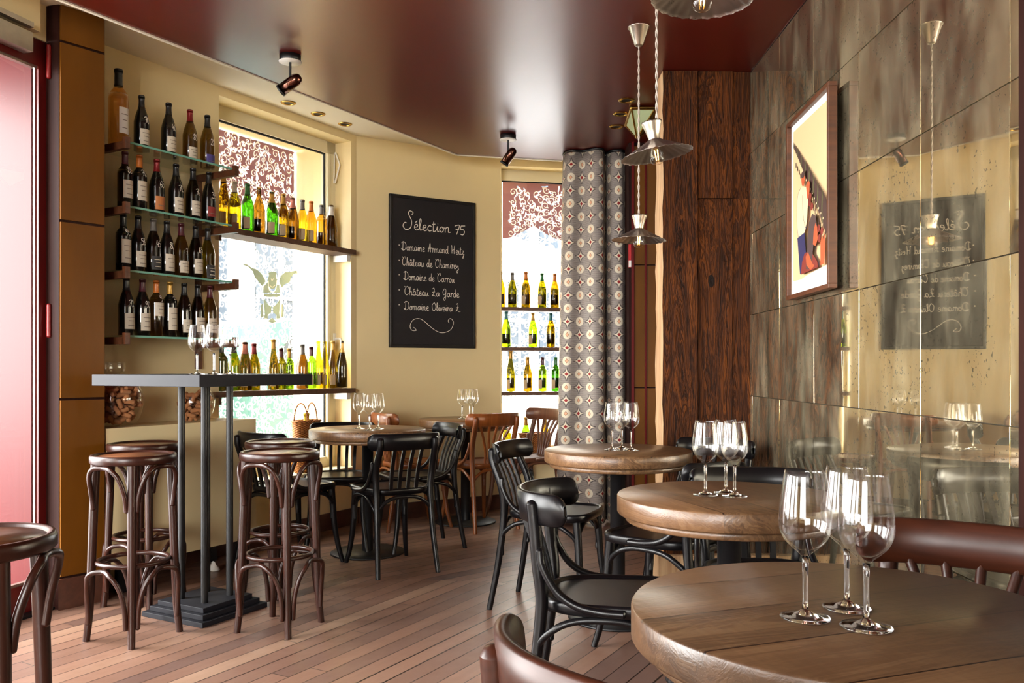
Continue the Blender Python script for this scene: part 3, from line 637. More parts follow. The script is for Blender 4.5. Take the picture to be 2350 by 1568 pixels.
# ---------------------------------------------------------------- chairs, local frame: seat centre at the origin, sitter looks along +Y
def seat_outline(front, back, dep, inset, n=48):
    pts = []
    for k in range(n):
        a = 2*math.pi*k/n; c, s_ = math.cos(a), math.sin(a); e = .48 if s_ > 0 else .62
        y = math.copysign(abs(s_)**e, s_)*(dep/2-inset); wd = (back+(front-back)*(y/dep+.5))/2-inset
        pts.append((math.copysign(abs(c)**.55, c)*wd, y))
    return pts
def seat_mesh(front, back, dep, z):
    mb = MB(); L = [(.012,-.034),(.002,-.030),(0,-.006),(.004,.001),(.010,.003),(.016,.001),(.019,-.004),(.022,-.006)]; rings = []
    n = 48; vs = []
    for ins, dz in L: vs += [V(x, y, z+dz) for x, y in seat_outline(front, back, dep, ins, n)]
    fs = [(i*n+k, i*n+(k+1) % n, (i+1)*n+(k+1) % n, (i+1)*n+k) for i in range(len(L)-1) for k in range(n)]
    mb.add(vs, fs, 0, True); m = len(L)-1
    top = vs[m*n:]; mb.add(top, [tuple(range(n))], 1); mb.add(vs[:n], [tuple(range(n))[::-1]], 0); return mb
def rail_mesh(hw, z0, z1, y0, wrap, lean, th=.019, rad=.03, n=36, pw=2.2):
    """curved back rail: a bent board with rounded ends; y0 is the rear-most line, wrap how far the ends come forward"""
    A = []; c0 = V(0,0,0)
    for k in range(n+1):
        t_ = -math.cos(math.pi*k/n)
        x = hw*math.sin(t_*1.18)/math.sin(1.18); y = y0+wrap*abs(t_)**pw
        A.append(V(x, y, 0))
    s_ = [0]
    for p, q in zip(A, A[1:]): s_.append(s_[-1]+(q-p).length)
    tot = s_[-1]; mb = MB(); vs = []
    for k, p in enumerate(A):
        tg = (A[min(k+1, n)]-A[max(k-1, 0)]).normalized(); nr = V(tg.y, -tg.x, 0); nr = nr if nr.y < 0 else -nr
        e = min(s_[k], tot-s_[k]); cut = rad-math.sqrt(max(0, rad*rad-(rad-min(e, rad))**2)); lo, hi = z0+cut, z1-cut
        ln = lambda z: V(0, -lean*(z-z0), 0)
        for sd in (0, 1):
            o = nr*(th*sd)
            vs += [p+o+ln(lo)+V(0,0,lo+.003*(1)), p+o*1+ln((lo+hi)/2)+V(0,0,(lo+hi)/2), p+o+ln(hi)+V(0,0,hi-.003)]
        vs += [p+nr*th*.5+ln(hi)+V(0,0,hi+.001), p+nr*th*.5+ln(lo)+V(0,0,lo-.001)]
    W = 8; order = [0,1,2,6,5,4,3,7]; fs = []
    for k in range(n):
        for i in range(8): a, b = order[i], order[(i+1) % 8]; fs.append((k*W+a, k*W+b, (k+1)*W+b, (k+1)*W+a))
    fs += [tuple(order), tuple(n*W+i for i in order[::-1])]
    return mb.add(vs, fs, 0, True)
def arch(p, q, zl, zt, bow, r, n=7, out=None):
    """bentwood arch between two legs: rises from p to the seat and falls to q"""
    p, q = Vector(p), Vector(q); m = (p+q)/2; o = Vector(out) if out else V(0,0,0)
    pts = [V(p.x, p.y, zl), V(p.x, p.y, zl)*.0+V(p.x, p.y, zl+(zt-zl)*.5)+o*.3]
    for t_, h in ((.14,.83),(.3,.97),(.5,1.0),(.7,.97),(.86,.83)):
        b = p.lerp(q, t_); pts.append(V(b.x, b.y, zl+(zt-zl)*h)+o*bow)
    pts += [V(q.x, q.y, zl+(zt-zl)*.5)+o*.3, V(q.x, q.y, zl)]
    return MB().tube(cr(pts, n), r, 8)
def make_chair(name, mats, hgt, fan, label, loc, rot, group, rail=None):
    wd, st = mats; t_ = thing(name, label, 'chair', loc, rot, group)
    z = .455; obj('seat', seat_mesh(.40, .355, .40, z), [wd, st], t_)
    rz0, rz1 = hgt-.088, hgt; hw, wrap = rail or (.192, .07)
    yb = -.258
    obj('backrest', rail_mesh(hw, rz0, rz1, yb, wrap, .10), wd, t_)
    yat = lambda x: yb+wrap*(math.asin(min(1, abs(x)/hw*math.sin(1.18)))/1.18)**2.2
    px = hw-.036; py = yat(px)-.026
    for s_ in (-1, 1):
        pts = cr([(s_*.172, -.262, .0), (s_*.160, -.222, .22), (s_*.155, -.196, .44), (s_*.162, -.205, .56), (s_*px, py, rz0+.005), (s_*px, py-.006, rz0+.058)], 6)
        obj('leg', MB().tube(pts, [.0135+.005*min(1, i/14) for i in range(len(pts))], 10), wd, t_)
        pts = cr([(s_*.148, .150, .432), (s_*.152, .158, .33), (s_*.158, .168, .2), (s_*.170, .186, .08), (s_*.184, .205, .0)], 6)
        obj('leg', MB().tube(pts, [.020-.008*i/(len(pts)-1) for i in range(len(pts))], 10), wd, t_)
        sb = cr([(s_*(.160+.018), -.198, .60), (s_*.182, -.190, .555), (s_*.186, -.150, .49), (s_*.192, -.095, .455), (s_*.198, -.03, .443), (s_*.201, .03, .441)], 5)
        obj('side_brace', MB().tube(sb, .0115, 8), wd, t_)
    zt = .414
    if fan:
        for k, (xb, xt) in enumerate(((-.052,-.125),(-.026,-.062),(0,0),(.026,.062),(.052,.125))):
            yt = yat(abs(xt))+.0; pts = cr([(xb, -.186, .44), (xb*1.05, -.200, .53), (xb+(xt-xb)*.45, -.225+.1*(yt+.258), .63), (xt, yt-.0095, rz0+.006)], 6)
            obj('slat', MB().tube(pts, [.0085+.0015*i/(len(pts)-1) for i in range(len(pts))], 8), wd, t_)
    else:
        for x in (-.078, -.026, .026, .078):
            pts = [(x*.92, -.186, .43), (x*.96, -.215, .56), (x, yat(abs(x))-.0095, rz0+.006)]
            m_ = MB(); a_ = cr(pts, 5); w_, h_ = .0095, .006
            vs = [q for p in a_ for q in (p+V(-w_,-h_,0), p+V(w_,-h_,0), p+V(w_,h_,0), p+V(-w_,h_,0))]
            m_.add(vs, [(i*4+k, i*4+(k+1) % 4, i*4+4+(k+1) % 4, i*4+4+k) for i in range(len(a_)-1) for k in range(4)]+[(3,2,1,0), tuple(len(vs)-4+k for k in range(4))]); obj('slat', m_, wd, t_)
    f0, f1, b0, b1 = (-.150,.152,0), (.150,.152,0), (-.156,-.205,0), (.156,-.205,0)
    for p, q, o in ((f0,f1,(0,.004,0)), (b0,b1,(0,-.004,0)), (f0,b0,(-.02,0,0)), (f1,b1,(.02,0,0))):
        obj('arch_brace', arch(p, q, .255, zt, 1, .0105, out=o), wd, t_)
    return t_
def ang(hx, hy): return math.atan2(hy, hx)-math.pi/2
BLK = (M['black'], M['black']); CH = (M['chestnut'], M['chestnut']); RB = (M['redbrown'], M['redbrown'])
GB, GW_, GR_ = 'black bistro chairs', 'chestnut bistro chairs', 'dark mahogany bistro chairs'
def place(cx, cy_, h): return (cx, cy_, 0), ang(*h)
CHAIRS_BLACK = [
    ((-.680, 4.785), (-.497, .868), 'black bistro chair with its slatted back to the room, at the window table'),
    ((-.60, 5.30), (-.89, -.457), 'black wooden bistro chair right of the window table, between it and the brown chair'),
    ((-1.235, 4.84), (.60, .80), 'black wooden bistro chair half hidden behind the two right bar stools'),
    ((-1.06, 5.27), (.10, -1), 'black wooden bistro chair with its back to the big window, behind the window table'),
    ((.205, 3.98), (.92, -.39), 'black wooden bistro chair in the aisle left of the table before the curtain'),
    ((.30, 2.50), (.988, -.156), 'black wooden bistro chair with strongly curved back at the middle mirror table'),
    ((.60, 3.40), (-.75, .66), 'black wooden bistro chair tucked between the curtain table and the middle mirror table'),
    ((.80, 2.73), (-.08, -1), 'black wooden bistro chair facing the camera behind the middle mirror table'),
    ((.86, 4.02), (-.62, -.78), 'black wooden bistro chair before the dark timber boards'),
]
proto = None
for i, (c, h, lb) in enumerate(CHAIRS_BLACK):
    l, r = place(*c, h); g = GB
    if i == 0: proto = make_chair('bistro_chair', BLK, .757, False, lb, l, r, g)
    elif i == 5: make_chair('bistro_chair', BLK, .757, False, lb, l, r, g, rail=(.198, .14))
    else: dup(proto, l, r, lb)
cproto = make_chair('bistro_chair', CH, .80, True, 'chestnut bentwood chair with fanned back slats seen from behind, by the far corner table', *place(-.245, 6.02, (-.55, .835)), GW_, rail=(.2, .07))
dup(cproto, *place(-.69, 6.02, (.86, .5)), 'chestnut bentwood chair against the chalkboard wall between two round tables')
make_chair('bistro_chair', (M['walnut'], M['walnut']), .80, True, 'reddish brown bentwood chair beside the curtain with the wicker basket behind it', *place(.075, 6.38, (-.80, -.60)), GW_, rail=(.2, .07))
make_chair('bistro_chair', RB, .80, True, 'dark mahogany chair with its back to the mirror, behind the nearest round table', *place(.745, 1.44, (-.60, -.80)), GR_, rail=(.2, .07))
make_chair('bistro_chair', RB, .80, True, 'dark mahogany chair at the bottom edge, cut off, pushed to the nearest round table', *place(.262, 1.035, (.72, .69)), GR_, rail=(.2, .115))
# ---------------------------------------------------------------- bar stools
def make_stool(label, loc, rot, group):
    t_ = thing('bar_stool', label, 'stool', loc, rot, group); H = .752; R = .166; wd = M['mahogany']
    obj('seat_rim', MB().lathe([(.135,H-.036),(R-.006,H-.036),(R,H-.030),(R,H-.008),(R-.004,H-.001),(R-.012,H),(R-.018,H-.003),(R-.022,H-.010),(.10,H-.010)], 48), wd, t_)
    obj('seat', MB().lathe([(R-.021,H-.016),(R-.021,H-.0085),(0,H-.0085)], 48), M['seat_brown'], t_)
    tops, feet = [], []
    for k in range(4):
        a = k*math.pi/2; c, s_ = math.cos(a), math.sin(a); rr = [(.142,.715),(.150,.5),(.158,.27),(.164,.12),(.176,0)]
        pts = cr([(r*c, r*s_, z) for r, z in rr], 6); obj('leg', MB().tube(pts, [.0185-.0045*i/(len(pts)-1) for i in range(len(pts))], 12), wd, t_)
    for k in range(4):
        a, b = k*math.pi/2+.13, (k+1)*math.pi/2-.13
        P = lambda an, r, z: (r*math.cos(an), r*math.sin(an), z)
        m_ = (a+b)/2; f = lambda t2: a+(b-a)*t2
        pts = cr([P(a,.150,.535), P(f(.03),.158,.60), P(f(.12),.168,.665), P(f(.27),.166,.700), P(f(.5),.150,.706), P(f(.73),.166,.700), P(f(.88),.168,.665), P(f(.97),.158,.60), P(b,.150,.535)], 6)
        obj('upper_brace', MB().tube(pts, .0098, 8), wd, t_)
        pts = cr([P(a,.168,.075), P(f(.02),.172,.16), P(f(.10),.176,.235), P(f(.25),.176,.283), P(f(.5),.150,.295), P(f(.75),.176,.283), P(f(.90),.176,.235), P(f(.98),.172,.16), P(b,.168,.075)], 6)
        obj('lower_brace', MB().tube(pts, .0098, 8), wd, t_)
    obj('foot_ring', MB().tube([(.136*math.cos(a), .136*math.sin(a), .315) for a in [2*math.pi*k/48 for k in range(48)]], .0098, 8, closed=True), wd, t_)
    return t_
GS = 'bentwood bar stools'
sp = make_stool('dark bentwood bar stool, front left of the tall bar table, brown seat showing', (-1.557, 3.53, 0), math.atan2(.126, .327), GS)
dup(sp, (-.988, 3.652, 0), math.atan2(.158, .33), 'dark bentwood bar stool, front right of the tall bar table')
dup(sp, (-1.735, 4.05, 0), math.atan2(.179, .311), 'dark bentwood bar stool behind the front left one, against the cream cabinet')
dup(sp, (-1.127, 4.17, 0), math.atan2(.14, .33), 'dark bentwood bar stool behind the front right one, before the black chair')
dup(sp, (-1.135, 1.79, 0), .95, 'dark bentwood bar stool cut off at the left picture edge, closest to the camera')
# ---------------------------------------------------------------- round tables
TH = .742
def round_table(x, y, r, ang_, seed, label, base_r=.22, shade_tint=1.0):  # tops farther from the windows get darker wood, shade put into the colour
    t_ = thing('round_table', label, 'table', (x, y, 0), 0, 'round reclaimed wood tables')
    m_ = tabletop('reclaimed_tabletop_'+'abcdefg'[seed], ang_, seed*1.0, shade_tint)
    obj('tabletop', MB().lathe([(r-.02,TH-.052),(r-.003,TH-.052),(r,TH-.048),(r,TH-.004),(r-.003,TH),(0,TH)], 96), m_, t_)
    obj('tabletop_ring', MB().lathe([(0,TH-.074),(r-.027,TH-.074),(r-.023,TH-.070),(r-.023,TH-.050),(0,TH-.050)], 96), m_, t_)
    obj('pedestal', MB().lathe([(.033,.012),(.033,TH-.08),(.06,TH-.078),(.06,TH-.074)], 24), M['black_metal'], t_)
    obj('base_plate', MB().lathe([(0,0),(base_r,0),(base_r,.007),(base_r-.004,.010),(.05,.014),(0,.014)], 64), M['black_metal'], t_)
    return t_
TD, TE, TA, TB, TC = (-.865,5.14), (-.335,6.17), (.468,3.80), (.615,2.43), (.500,1.275)
round_table(*TD, .345, .5, 0, 'round thick wooden table by the big window, surrounded by black chairs', shade_tint=.95)
round_table(*TE, .335, .2, 1, 'round thick wooden table in the far corner under the chalkboard', shade_tint=.95)
round_table(*TA, .325, -.9, 2, 'round thick wooden table in front of the patterned curtain', shade_tint=.80)
round_table(*TB, .315, 1.25, 3, 'round thick wooden table in the middle of the mirror wall row', shade_tint=.64)
round_table(*TC, .32, -.35, 4, 'round thick wooden table closest to the camera beside the mirror wall', shade_tint=.52)
# ---------------------------------------------------------------- tall bar table
BR = math.atan2(-.071-.254, .258+.084) ; BH = 1.076
bt = thing('bar_table', 'tall square dark steel bar table with four posts and stepped base', 'table', (-1.389, 3.889, 0), math.atan2(.325, .174))
obj('tabletop', MB().box((0,0,BH-.0245), (.665,.665,.049), 0, 0, .002), M['grey_metal'], bt)
for sx in (-1, 1):
    for sy in (-1, 1): obj('post', MB().lathe([(.0155,.066),(.0155,BH-.049)], 20, (sx*.073, sy*.073, 0)), M['black_metal'], bt)
for k, s_ in enumerate((.38,.333,.286)): obj('base_plate', MB().box((0,0,.011+.0225*k), (s_,s_,.022), 0, 0, .002), M['grey_metal'], bt)
# ---------------------------------------------------------------- wine glasses
def make_glass(label, loc, group):
    t_ = thing('wine_glass', label, 'wine glass', loc, 0, group)
    o_ = [(.0052,.088),(.010,.094),(.0185,.101),(.0285,.111),(.0350,.124),(.0372,.138),(.0360,.160),(.0322,.188),(.0285,.212)]
    i_ = [(.0277,.212),(.0313,.188),(.0351,.160),(.0362,.138),(.0340,.1248),(.0275,.1125),(.0175,.1035),(.009,.0985),(0,.097)]
    pr = [p for p in cr([(a, b, 0) for a, b in o_], 3)]; pi_ = [p for p in cr([(a, b, 0) for a, b in i_], 3)]
    obj('bowl', MB().lathe([(p.x, p.y) for p in pr]+[(max(p.x, 0), p.y) for p in pi_], 40), M['crystal_bowl'], t_)
    st = [(.0052,.0885),(.0042,.078),(.0037,.055),(.0037,.025),(.0045,.014)]
    obj('stem', MB().lathe([(0,.0135)]+[(a, b) for a, b in st[::-1]]+[(0,.089)], 20), M['crystal'], t_)
    obj('foot', MB().lathe([(0,.0),(.034,.0),(.0352,.0012),(.034,.0026),(.024,.0042),(.012,.0075),(.0055,.0125),(0,.0130)], 40), M['crystal'], t_)
    return t_
gp = None
def glasses(px, hgt, who, group):
    global gp
    for (x, y), lb in zip(px, who):
        Y = (EYE-hgt)*F/(y-HY); p = V((x-CX)/F*Y, Y, hgt+.0005)
        if gp is None: gp = make_glass(lb, p, group)
        else: dup(gp, p, 0, lb, group)
GG = 'empty wine glasses on '
glasses([(1848,1419),(1943,1397),(1988,1441)], TH, ['empty wine glass on the nearest round table, first of three from the left', 'empty wine glass on the nearest round table, set furthest back of three', 'empty wine glass on the nearest round table, first of three from the mirror wall'], GG+'the nearest table')
glasses([(1619,1137),(1666,1132),(1686,1140)], TH, ['empty wine glass on the middle mirror table, standing apart on the left', 'empty wine glass on the middle mirror table, the one set back between two', 'empty wine glass on the middle mirror table, at the right of the trio'], GG+'the middle mirror table')
glasses([(1405,1033),(1427,1029.5),(1448,1034)], TH, ['empty wine glass on the curtain table, left of three', 'empty wine glass on the curtain table, centre of three', 'empty wine glass on the curtain table, right of three'], GG+'the curtain table')
glasses([(824,984),(848,988),(868,985)], TH, ['empty wine glass on the window table, left of three', 'empty wine glass on the window table, centre of three', 'empty wine glass on the window table, right of three'], GG+'the window table')
glasses([(1061,961),(1078,957.5),(1086,960)], TH, ['empty wine glass on the far corner table, left of three', 'empty wine glass on the far corner table, centre of three, mostly covered', 'empty wine glass on the far corner table, right of three'], GG+'the far corner table')
for (x, Y), lb in zip(((452,3.62),(491,3.56),(528,3.72)), ('left', 'centre', 'right')):
    dup(gp, ((x-CX)/F*Y, Y, BH+.0005), 0, 'empty wine glass on the tall bar table, '+lb+' of three', GG+'the tall bar table')
# ---------------------------------------------------------------- stroke lettering
GL = {
'0': (.8,[[(.4,2),(.05,1.5),(.05,.5),(.4,0),(.75,.5),(.75,1.5),(.4,2)]]), '1': (.45,[[(.05,1.6),(.3,2),(.28,0)]]),
'2': (.9,[[(.08,1.5),(.3,1.95),(.7,1.8),(.7,1.3),(.1,.1),(.3,.05),(.85,.05)]]), '3': (.8,[[(.1,1.8),(.45,2),(.7,1.6),(.3,1.1)],[(.3,1.1),(.75,.9),(.65,.2),(.3,0),(.05,.25)]]),
'4': (.85,[[(.35,2),(.08,.8),(.8,.85)],[(.62,1.4),(.55,-.1)]]), '5': (.85,[[(.2,1.9),(.15,1.15),(.5,1.2),(.75,.7),(.5,.05),(.08,.15)],[(.2,1.9),(.85,2)]]),
'6': (.8,[[(.65,1.95),(.2,1.3),(.08,.5),(.4,0),(.72,.4),(.5,.85),(.12,.6)]]), '7': (.85,[[(.05,1.7),(.3,1.9),(.8,1.9),(.35,0)],[(.2,1.05),(.75,1.1)]]),
'8': (.8,[[(.7,1.7),(.4,2),(.1,1.6),(.4,1.1),(.72,.55),(.4,0),(.08,.5),(.4,1.05),(.7,1.7)]]), '9': (.8,[[(.7,1.5),(.4,2),(.08,1.5),(.35,1.05),(.7,1.5),(.65,.5),(.3,-.05)]]),
'a': (1.15,[[(.85,.85),(.45,1),(.08,.5),(.35,.02),(.7,.3),(.87,.95),(.85,.2),(1.15,.15)]]), 'b': (1,[[(.1,2),(.1,.1),(.5,0),(.8,.5),(.4,.9),(.12,.6)]]),
'c': (.85,[[(.75,.85),(.4,1),(.08,.5),(.35,.02),(.85,.2)]]), 'd': (1.15,[[(.8,.85),(.4,1),(.08,.5),(.35,.02),(.75,.35),(.9,2),(.85,.2),(1.15,.1)]]),
'e': (.9,[[(.08,.45),(.6,.6),(.6,.98),(.25,.9),(.1,.4),(.4,.0),(.9,.2)]]), 'h': (1.1,[[(.1,0),(.2,1.6),(.35,2),(.1,.05)],[(.12,.5),(.5,1),(.75,.8),(.75,.1),(1.1,.15)]]),
'i': (.55,[[(.05,.3),(.25,1),(.25,.1),(.55,.15)],[(.3,1.4),(.31,1.46)]]), 'l': (.6,[[(.02,.2),(.4,1.6),(.25,2.05),(.12,1.4),(.2,.1),(.6,.15)]]),
'm': (1.55,[[(.08,1),(.12,0)],[(.12,.6),(.4,1),(.6,.8),(.6,0)],[(.6,.6),(.9,1),(1.12,.8),(1.12,.1),(1.55,.15)]]), 'n': (1.1,[[(.08,1),(.12,0)],[(.12,.6),(.45,1),(.7,.8),(.7,.1),(1.1,.15)]]),
'o': (1,[[(.45,1),(.08,.5),(.4,0),(.8,.45),(.5,1),(.6,.85),(1,.8)]]), 'r': (.8,[[(.08,.9),(.25,1),(.18,0)],[(.2,.5),(.5,1),(.8,.85)]]), 't': (.75,[[(.3,1.75),(.22,.15),(.4,0),(.75,.2)],[(.02,1.25),(.6,1.35)]]),
'u': (1.1,[[(.08,.95),(.1,.2),(.4,0),(.75,.9),(.75,.15),(1.1,.1)]]), 'v': (.9,[[(.05,.95),(.35,0),(.8,1)]]), 'y': (1.0,[[(.08,.95),(.2,.3),(.7,.9),(.7,-.5),(.4,-1),(.25,-.6),(1,.1)]]),
'z': (1.0,[[(.1,.9),(.6,.95),(.2,.2),(.6,.1),(.5,-.8),(.2,-.7),(.9,.1)]]), 's': (.7,[[(.6,.85),(.3,1),(.15,.7),(.55,.3),(.3,0),(.05,.15)]]), 'x': (.9,[[(.1,.9),(.8,.05)],[(.75,.95),(.1,0)]]),
'S': (1.9,[[(1.55,2.6),(1.75,3.0),(1.2,3.25),(.95,2.7),(1.5,1.5),(1.3,.3),(.5,-.1),(.0,.5),(.25,1.1),(.6,1.1)]]),
'D': (1.75,[[(.6,2),(.55,1.0),(.5,.05)],[(.1,1.7),(.7,2.1),(1.5,1.6),(1.45,.5),(.8,0),(.2,.15),(.05,.35),(.4,.3),(.7,.05)]]),
'A': (1.6,[[(.1,.3),(.4,.2),(.9,2.3),(1.05,.0)],[(.2,.95),(1.5,1.05)]]), 'H': (1.7,[[(.1,1.9),(.3,2.1),(.35,.1)],[(1.3,2.2),(1.1,1),(1.15,.05)],[(.35,.9),(1.25,1.15)]]),
'C': (1.6,[[(1.3,1.6),(1.35,2),(.9,2.1),(.3,1.3),(.4,.3),(.9,.05),(1.35,.5)],[(.5,1.9),(.2,2.15)]]), 'L': (1.5,[[(.3,1.8),(.7,2.1),(.9,1.7),(.6,.6),(.15,.1),(.6,.25),(1.4,.0)],[(.2,1.0),(1.1,1.15)]]),
'G': (1.5,[[(1.2,1.7),(.7,2),(.15,1.2),(.5,.5),(1.1,1.1),(1.15,1.6),(1.0,-.4),(.6,-.9),(.5,-.3),(1.4,.3)]]), 'O': (1.6,[[(.9,2.1),(.2,1.4),(.4,.2),(1.0,.1),(1.4,1),(1.0,2),(.7,1.9)]]),
'.': (.4,[[(.15,.05),(.2,.1)]]), ' ': (.8,[]), '*': (.6,[[(.2,.5),(.28,.56)]]),
}
ACC = {'\u00e9': ('e', [[(.3,1.3),(.6,1.65)]]), '\u00e2': ('a', [[(.2,1.25),(.45,1.6),(.7,1.25)]])}
def strokes(text):
    x = 0; out = []
    for ch in text:
        b, ex = ACC.get(ch, (ch, [])); wdt, st = GL[b]
        for s_ in st+ex: out.append([(p.x, p.y) for p in cr([(x+a, c, 0) for a, c in s_], 5)] if len(s_) > 2 else [(x+a, c) for a, c in s_])
        x += wdt
    return out, x
# chalkboard
u0, u1 = CW.ux(891.5), CW.ux(1088); zb, zt_ = CW.hz(990, 799), CW.hz(990, 456)
cb = thing('chalkboard', 'black chalkboard wine list headed S\u00e9lection 75 on the cream wall', 'chalkboard', CW.p((u0+u1)/2, 0, zb), CW.rot())
BW_, BHt = u1-u0, zt_-zb
mb = MB().box((0,-.010,BHt/2), (BW_,.016,BHt)); obj('board', mb, M['slate'], cb)
mb = MB()
for x, z, sx, sz in ((0,.012,BW_,.024), (0,BHt-.012,BW_,.024), (-BW_/2+.012,BHt/2,.024,BHt), (BW_/2-.012,BHt/2,.024,BHt)): mb.box((x,-.014,z), (sx,.026,sz), 0, 0, .004)
obj('board_frame', mb, M['slate_frame'], cb)
mb = MB(); mbt = MB(); ny = V(0,-1,0)
def chalk(text, a, b, v, xh, wd, m_):
    st, wt = strokes(text); k = (b-a)*BW_/wt
    for s_ in st: m_.ribbon([V(-BW_/2+a*BW_+x*k, -.0192, BHt*(1-v)+y*xh) for x, y in s_], wd, ny)
chalk('S\u00e9lection', .15, .70, .222, .042, .0062, mbt); chalk('75', .745, .875, .228, .036, .0062, mbt)
obj('heading', mbt, M['chalk'], cb, label='heading S\u00e9lection 75 in white chalk')
for tx, a, b, v in (('Domaine Armand Heitz', .13, .87, .362), ('Ch\u00e2teau de Chamirey', .135, .80, .462), ('Domaine de Carrou', .155, .75, .556), ('Ch\u00e2teau La Garde', .16, .805, .655), ('Domaine Oliveira L.', .16, .825, .752)):
    mb = MB(); chalk(tx, a, b, v, .0300, .0040, mb); c_ = V(-BW_/2+.107*BW_, -.0192, BHt*(1-v)+.035); mb.ribbon([c_+V(-.004,0,0), c_+V(.004,0,0)], .008, ny); obj('chalk_line', mb, M['chalk'], cb, label='chalk line reading '+tx)
mb = MB(); fl = cr([(x, z, 0) for x, z in ((.27,.865),(.30,.885),(.25,.885),(.23,.855),(.27,.815),(.36,.812),(.5,.875),(.60,.897),(.70,.875),(.735,.825),(.70,.80),(.67,.815),(.685,.83))], 6)
mb.ribbon([V(-BW_/2+p.x*BW_, -.0192, BHt*(1-p.y)) for p in fl], .0040, ny)
obj('chalk_flourish', mb, M['chalk'], cb, label='curled chalk flourish')
# ---------------------------------------------------------------- bottles
PROF = {
 'burg': [(0,0),(.036,0),(.0385,.004),(.0385,.145),(.037,.165),(.031,.192),(.022,.220),(.0155,.240),(.0138,.262),(.0138,.284),(.0152,.285),(.0152,.296),(.0130,.298),(0,.298)],
 'bord': [(0,0),(.034,0),(.0365,.004),(.0365,.180),(.0345,.198),(.027,.213),(.0175,.226),(.0142,.240),(.0138,.284),(.0152,.285),(.0152,.296),(.0130,.298),(0,.298)],
 'flute': [(0,0),(.033,0),(.0350,.004),(.0350,.130),(.033,.155),(.026,.200),(.0185,.240),(.0145,.275),(.0134,.310),(.0148,.311),(.0148,.322),(.0130,.324),(0,.324)],
 'champ': [(0,0),(.040,0),(.0435,.005),(.0440,.130),(.042,.160),(.034,.200),(.0235,.240),(.0165,.270),(.0150,.300),(.0172,.301),(.0172,.312),(.0150,.315),(0,.315)],
}
CAPZ = {'burg': .232, 'bord': .232, 'flute': .262, 'champ': .238}
def rad(ty, z, k):
    P = [(r*k, h*k) for r, h in PROF[ty]][1:]
    for (r0, h0), (r1, h1) in zip(P, P[1:]):
        if h0 <= z <= h1 and h1 > h0: return r0+(r1-r0)*(z-h0)/(h1-h0)
    return P[2][0]
CACHE = {}
def bm_(key, fn):
    if key not in CACHE: CACHE[key] = fn()
    return CACHE[key]
def body_mesh(ty, k, gm): return bm_((ty, k, gm), lambda: MB().lathe([(p.x if p.x > 1e-5 else 0, p.y) for p in [V(0,0,0)]+cr([(r*k, h*k, 0) for r, h in PROF[ty][2:-3]], 2)]+[(r*k, h*k) for r, h in PROF[ty][-3:]], 28).mesh('glass_body', M[gm]))
def cap_mesh(ty, k, cm, zc):
    def f():
        zs = [zc*k+(PROF[ty][-1][1]*k-zc*k-.012)*i/6 for i in range(7)]; top = PROF[ty][-1][1]*k
        return MB().lathe([(rad(ty, z, k)+.0009, z) for z in zs]+[(.0162*k, top-.0125), (.0162*k, top-.002), (.014*k, top+.001), (0, top+.001)], 20).mesh('capsule', M[cm])
    return bm_(('cap', ty, k, cm, zc), f)
def label_mesh(ty, k, z0, z1, a0, a1, mt, lines):
    def f():
        mb = MB(); n = 12; off = .0008
        for zz0, zz1, b0, b1, mi, o in [(z0, z1, a0, a1, 0, off)]+([(z0+(z1-z0)*q, z0+(z1-z0)*q+.0035, a0+(a1-a0)*w0, a0+(a1-a0)*(1-w0), 1, off+.0005) for q, w0 in lines]):
            vs = []
            for i in range(n+1):
                a = b0+(b1-b0)*i/n; r0, r1 = rad(ty, zz0, k)+o, rad(ty, zz1, k)+o
                vs += [V(r0*math.cos(a), r0*math.sin(a), zz0), V(r1*math.cos(a), r1*math.sin(a), zz1)]
            mb.add(vs, [(2*i, 2*i+2, 2*i+3, 2*i+1) for i in range(n)], mi, True)
        return mb.mesh('label', [M[mt], M['ink'] if mt not in ('paper_dark',) else M['paper']])
    return bm_(('lab', ty, k, z0, z1, a0, a1, mt, tuple(lines)), f)
def num_mesh(ty, k, text, z, a, hgt):
    st, wt = strokes(text); mb = MB(); sc = hgt/2.0
    for s_ in st:
        P, N = [], []
        for x, y in s_:
            zz = z+y*sc; r = rad(ty, zz, k)+.0012; an = a+((x-wt/2)*sc)/r; P.append(V(r*math.cos(an), r*math.sin(an), zz)); N.append(V(math.cos(an), math.sin(an), 0))
        mb.ribbon(P, .0034, N)
    return mb.mesh('price_number', M['number'])
def bottle(loc, rot, ty, k, glass, cap, label, number, text, group, back=None, zc=None, nz=None, extra=None):
    """label = (material, z0, z1, width in radians); rot turns the label direction"""
    t_ = thing('wine_bottle', text, 'bottle', loc, rot, group)
    obj('glass_body', body_mesh(ty, k, glass), None, t_)
    if cap: obj('capsule', cap_mesh(ty, k, cap, zc or CAPZ[ty]), None, t_)
    if label:
        mt, z0, z1, wd = label; ln = [(.72,.18),(.5,.28),(.2,.24)] if mt in ('paper','paper_white','paper_dark') else [(.3,.2)]
        obj('label', label_mesh(ty, k, z0, z1, -wd/2, wd/2, mt, ln), None, t_)
    if back: mt, z0, z1, a0, a1 = back; obj('back_label', label_mesh(ty, k, z0, z1, a0, a1, mt, []), None, t_)
    if number: obj('price_number', num_mesh(ty, k, number, nz or .148*k, .10, .034), None, t_)
    return t_
DEPTH = .30
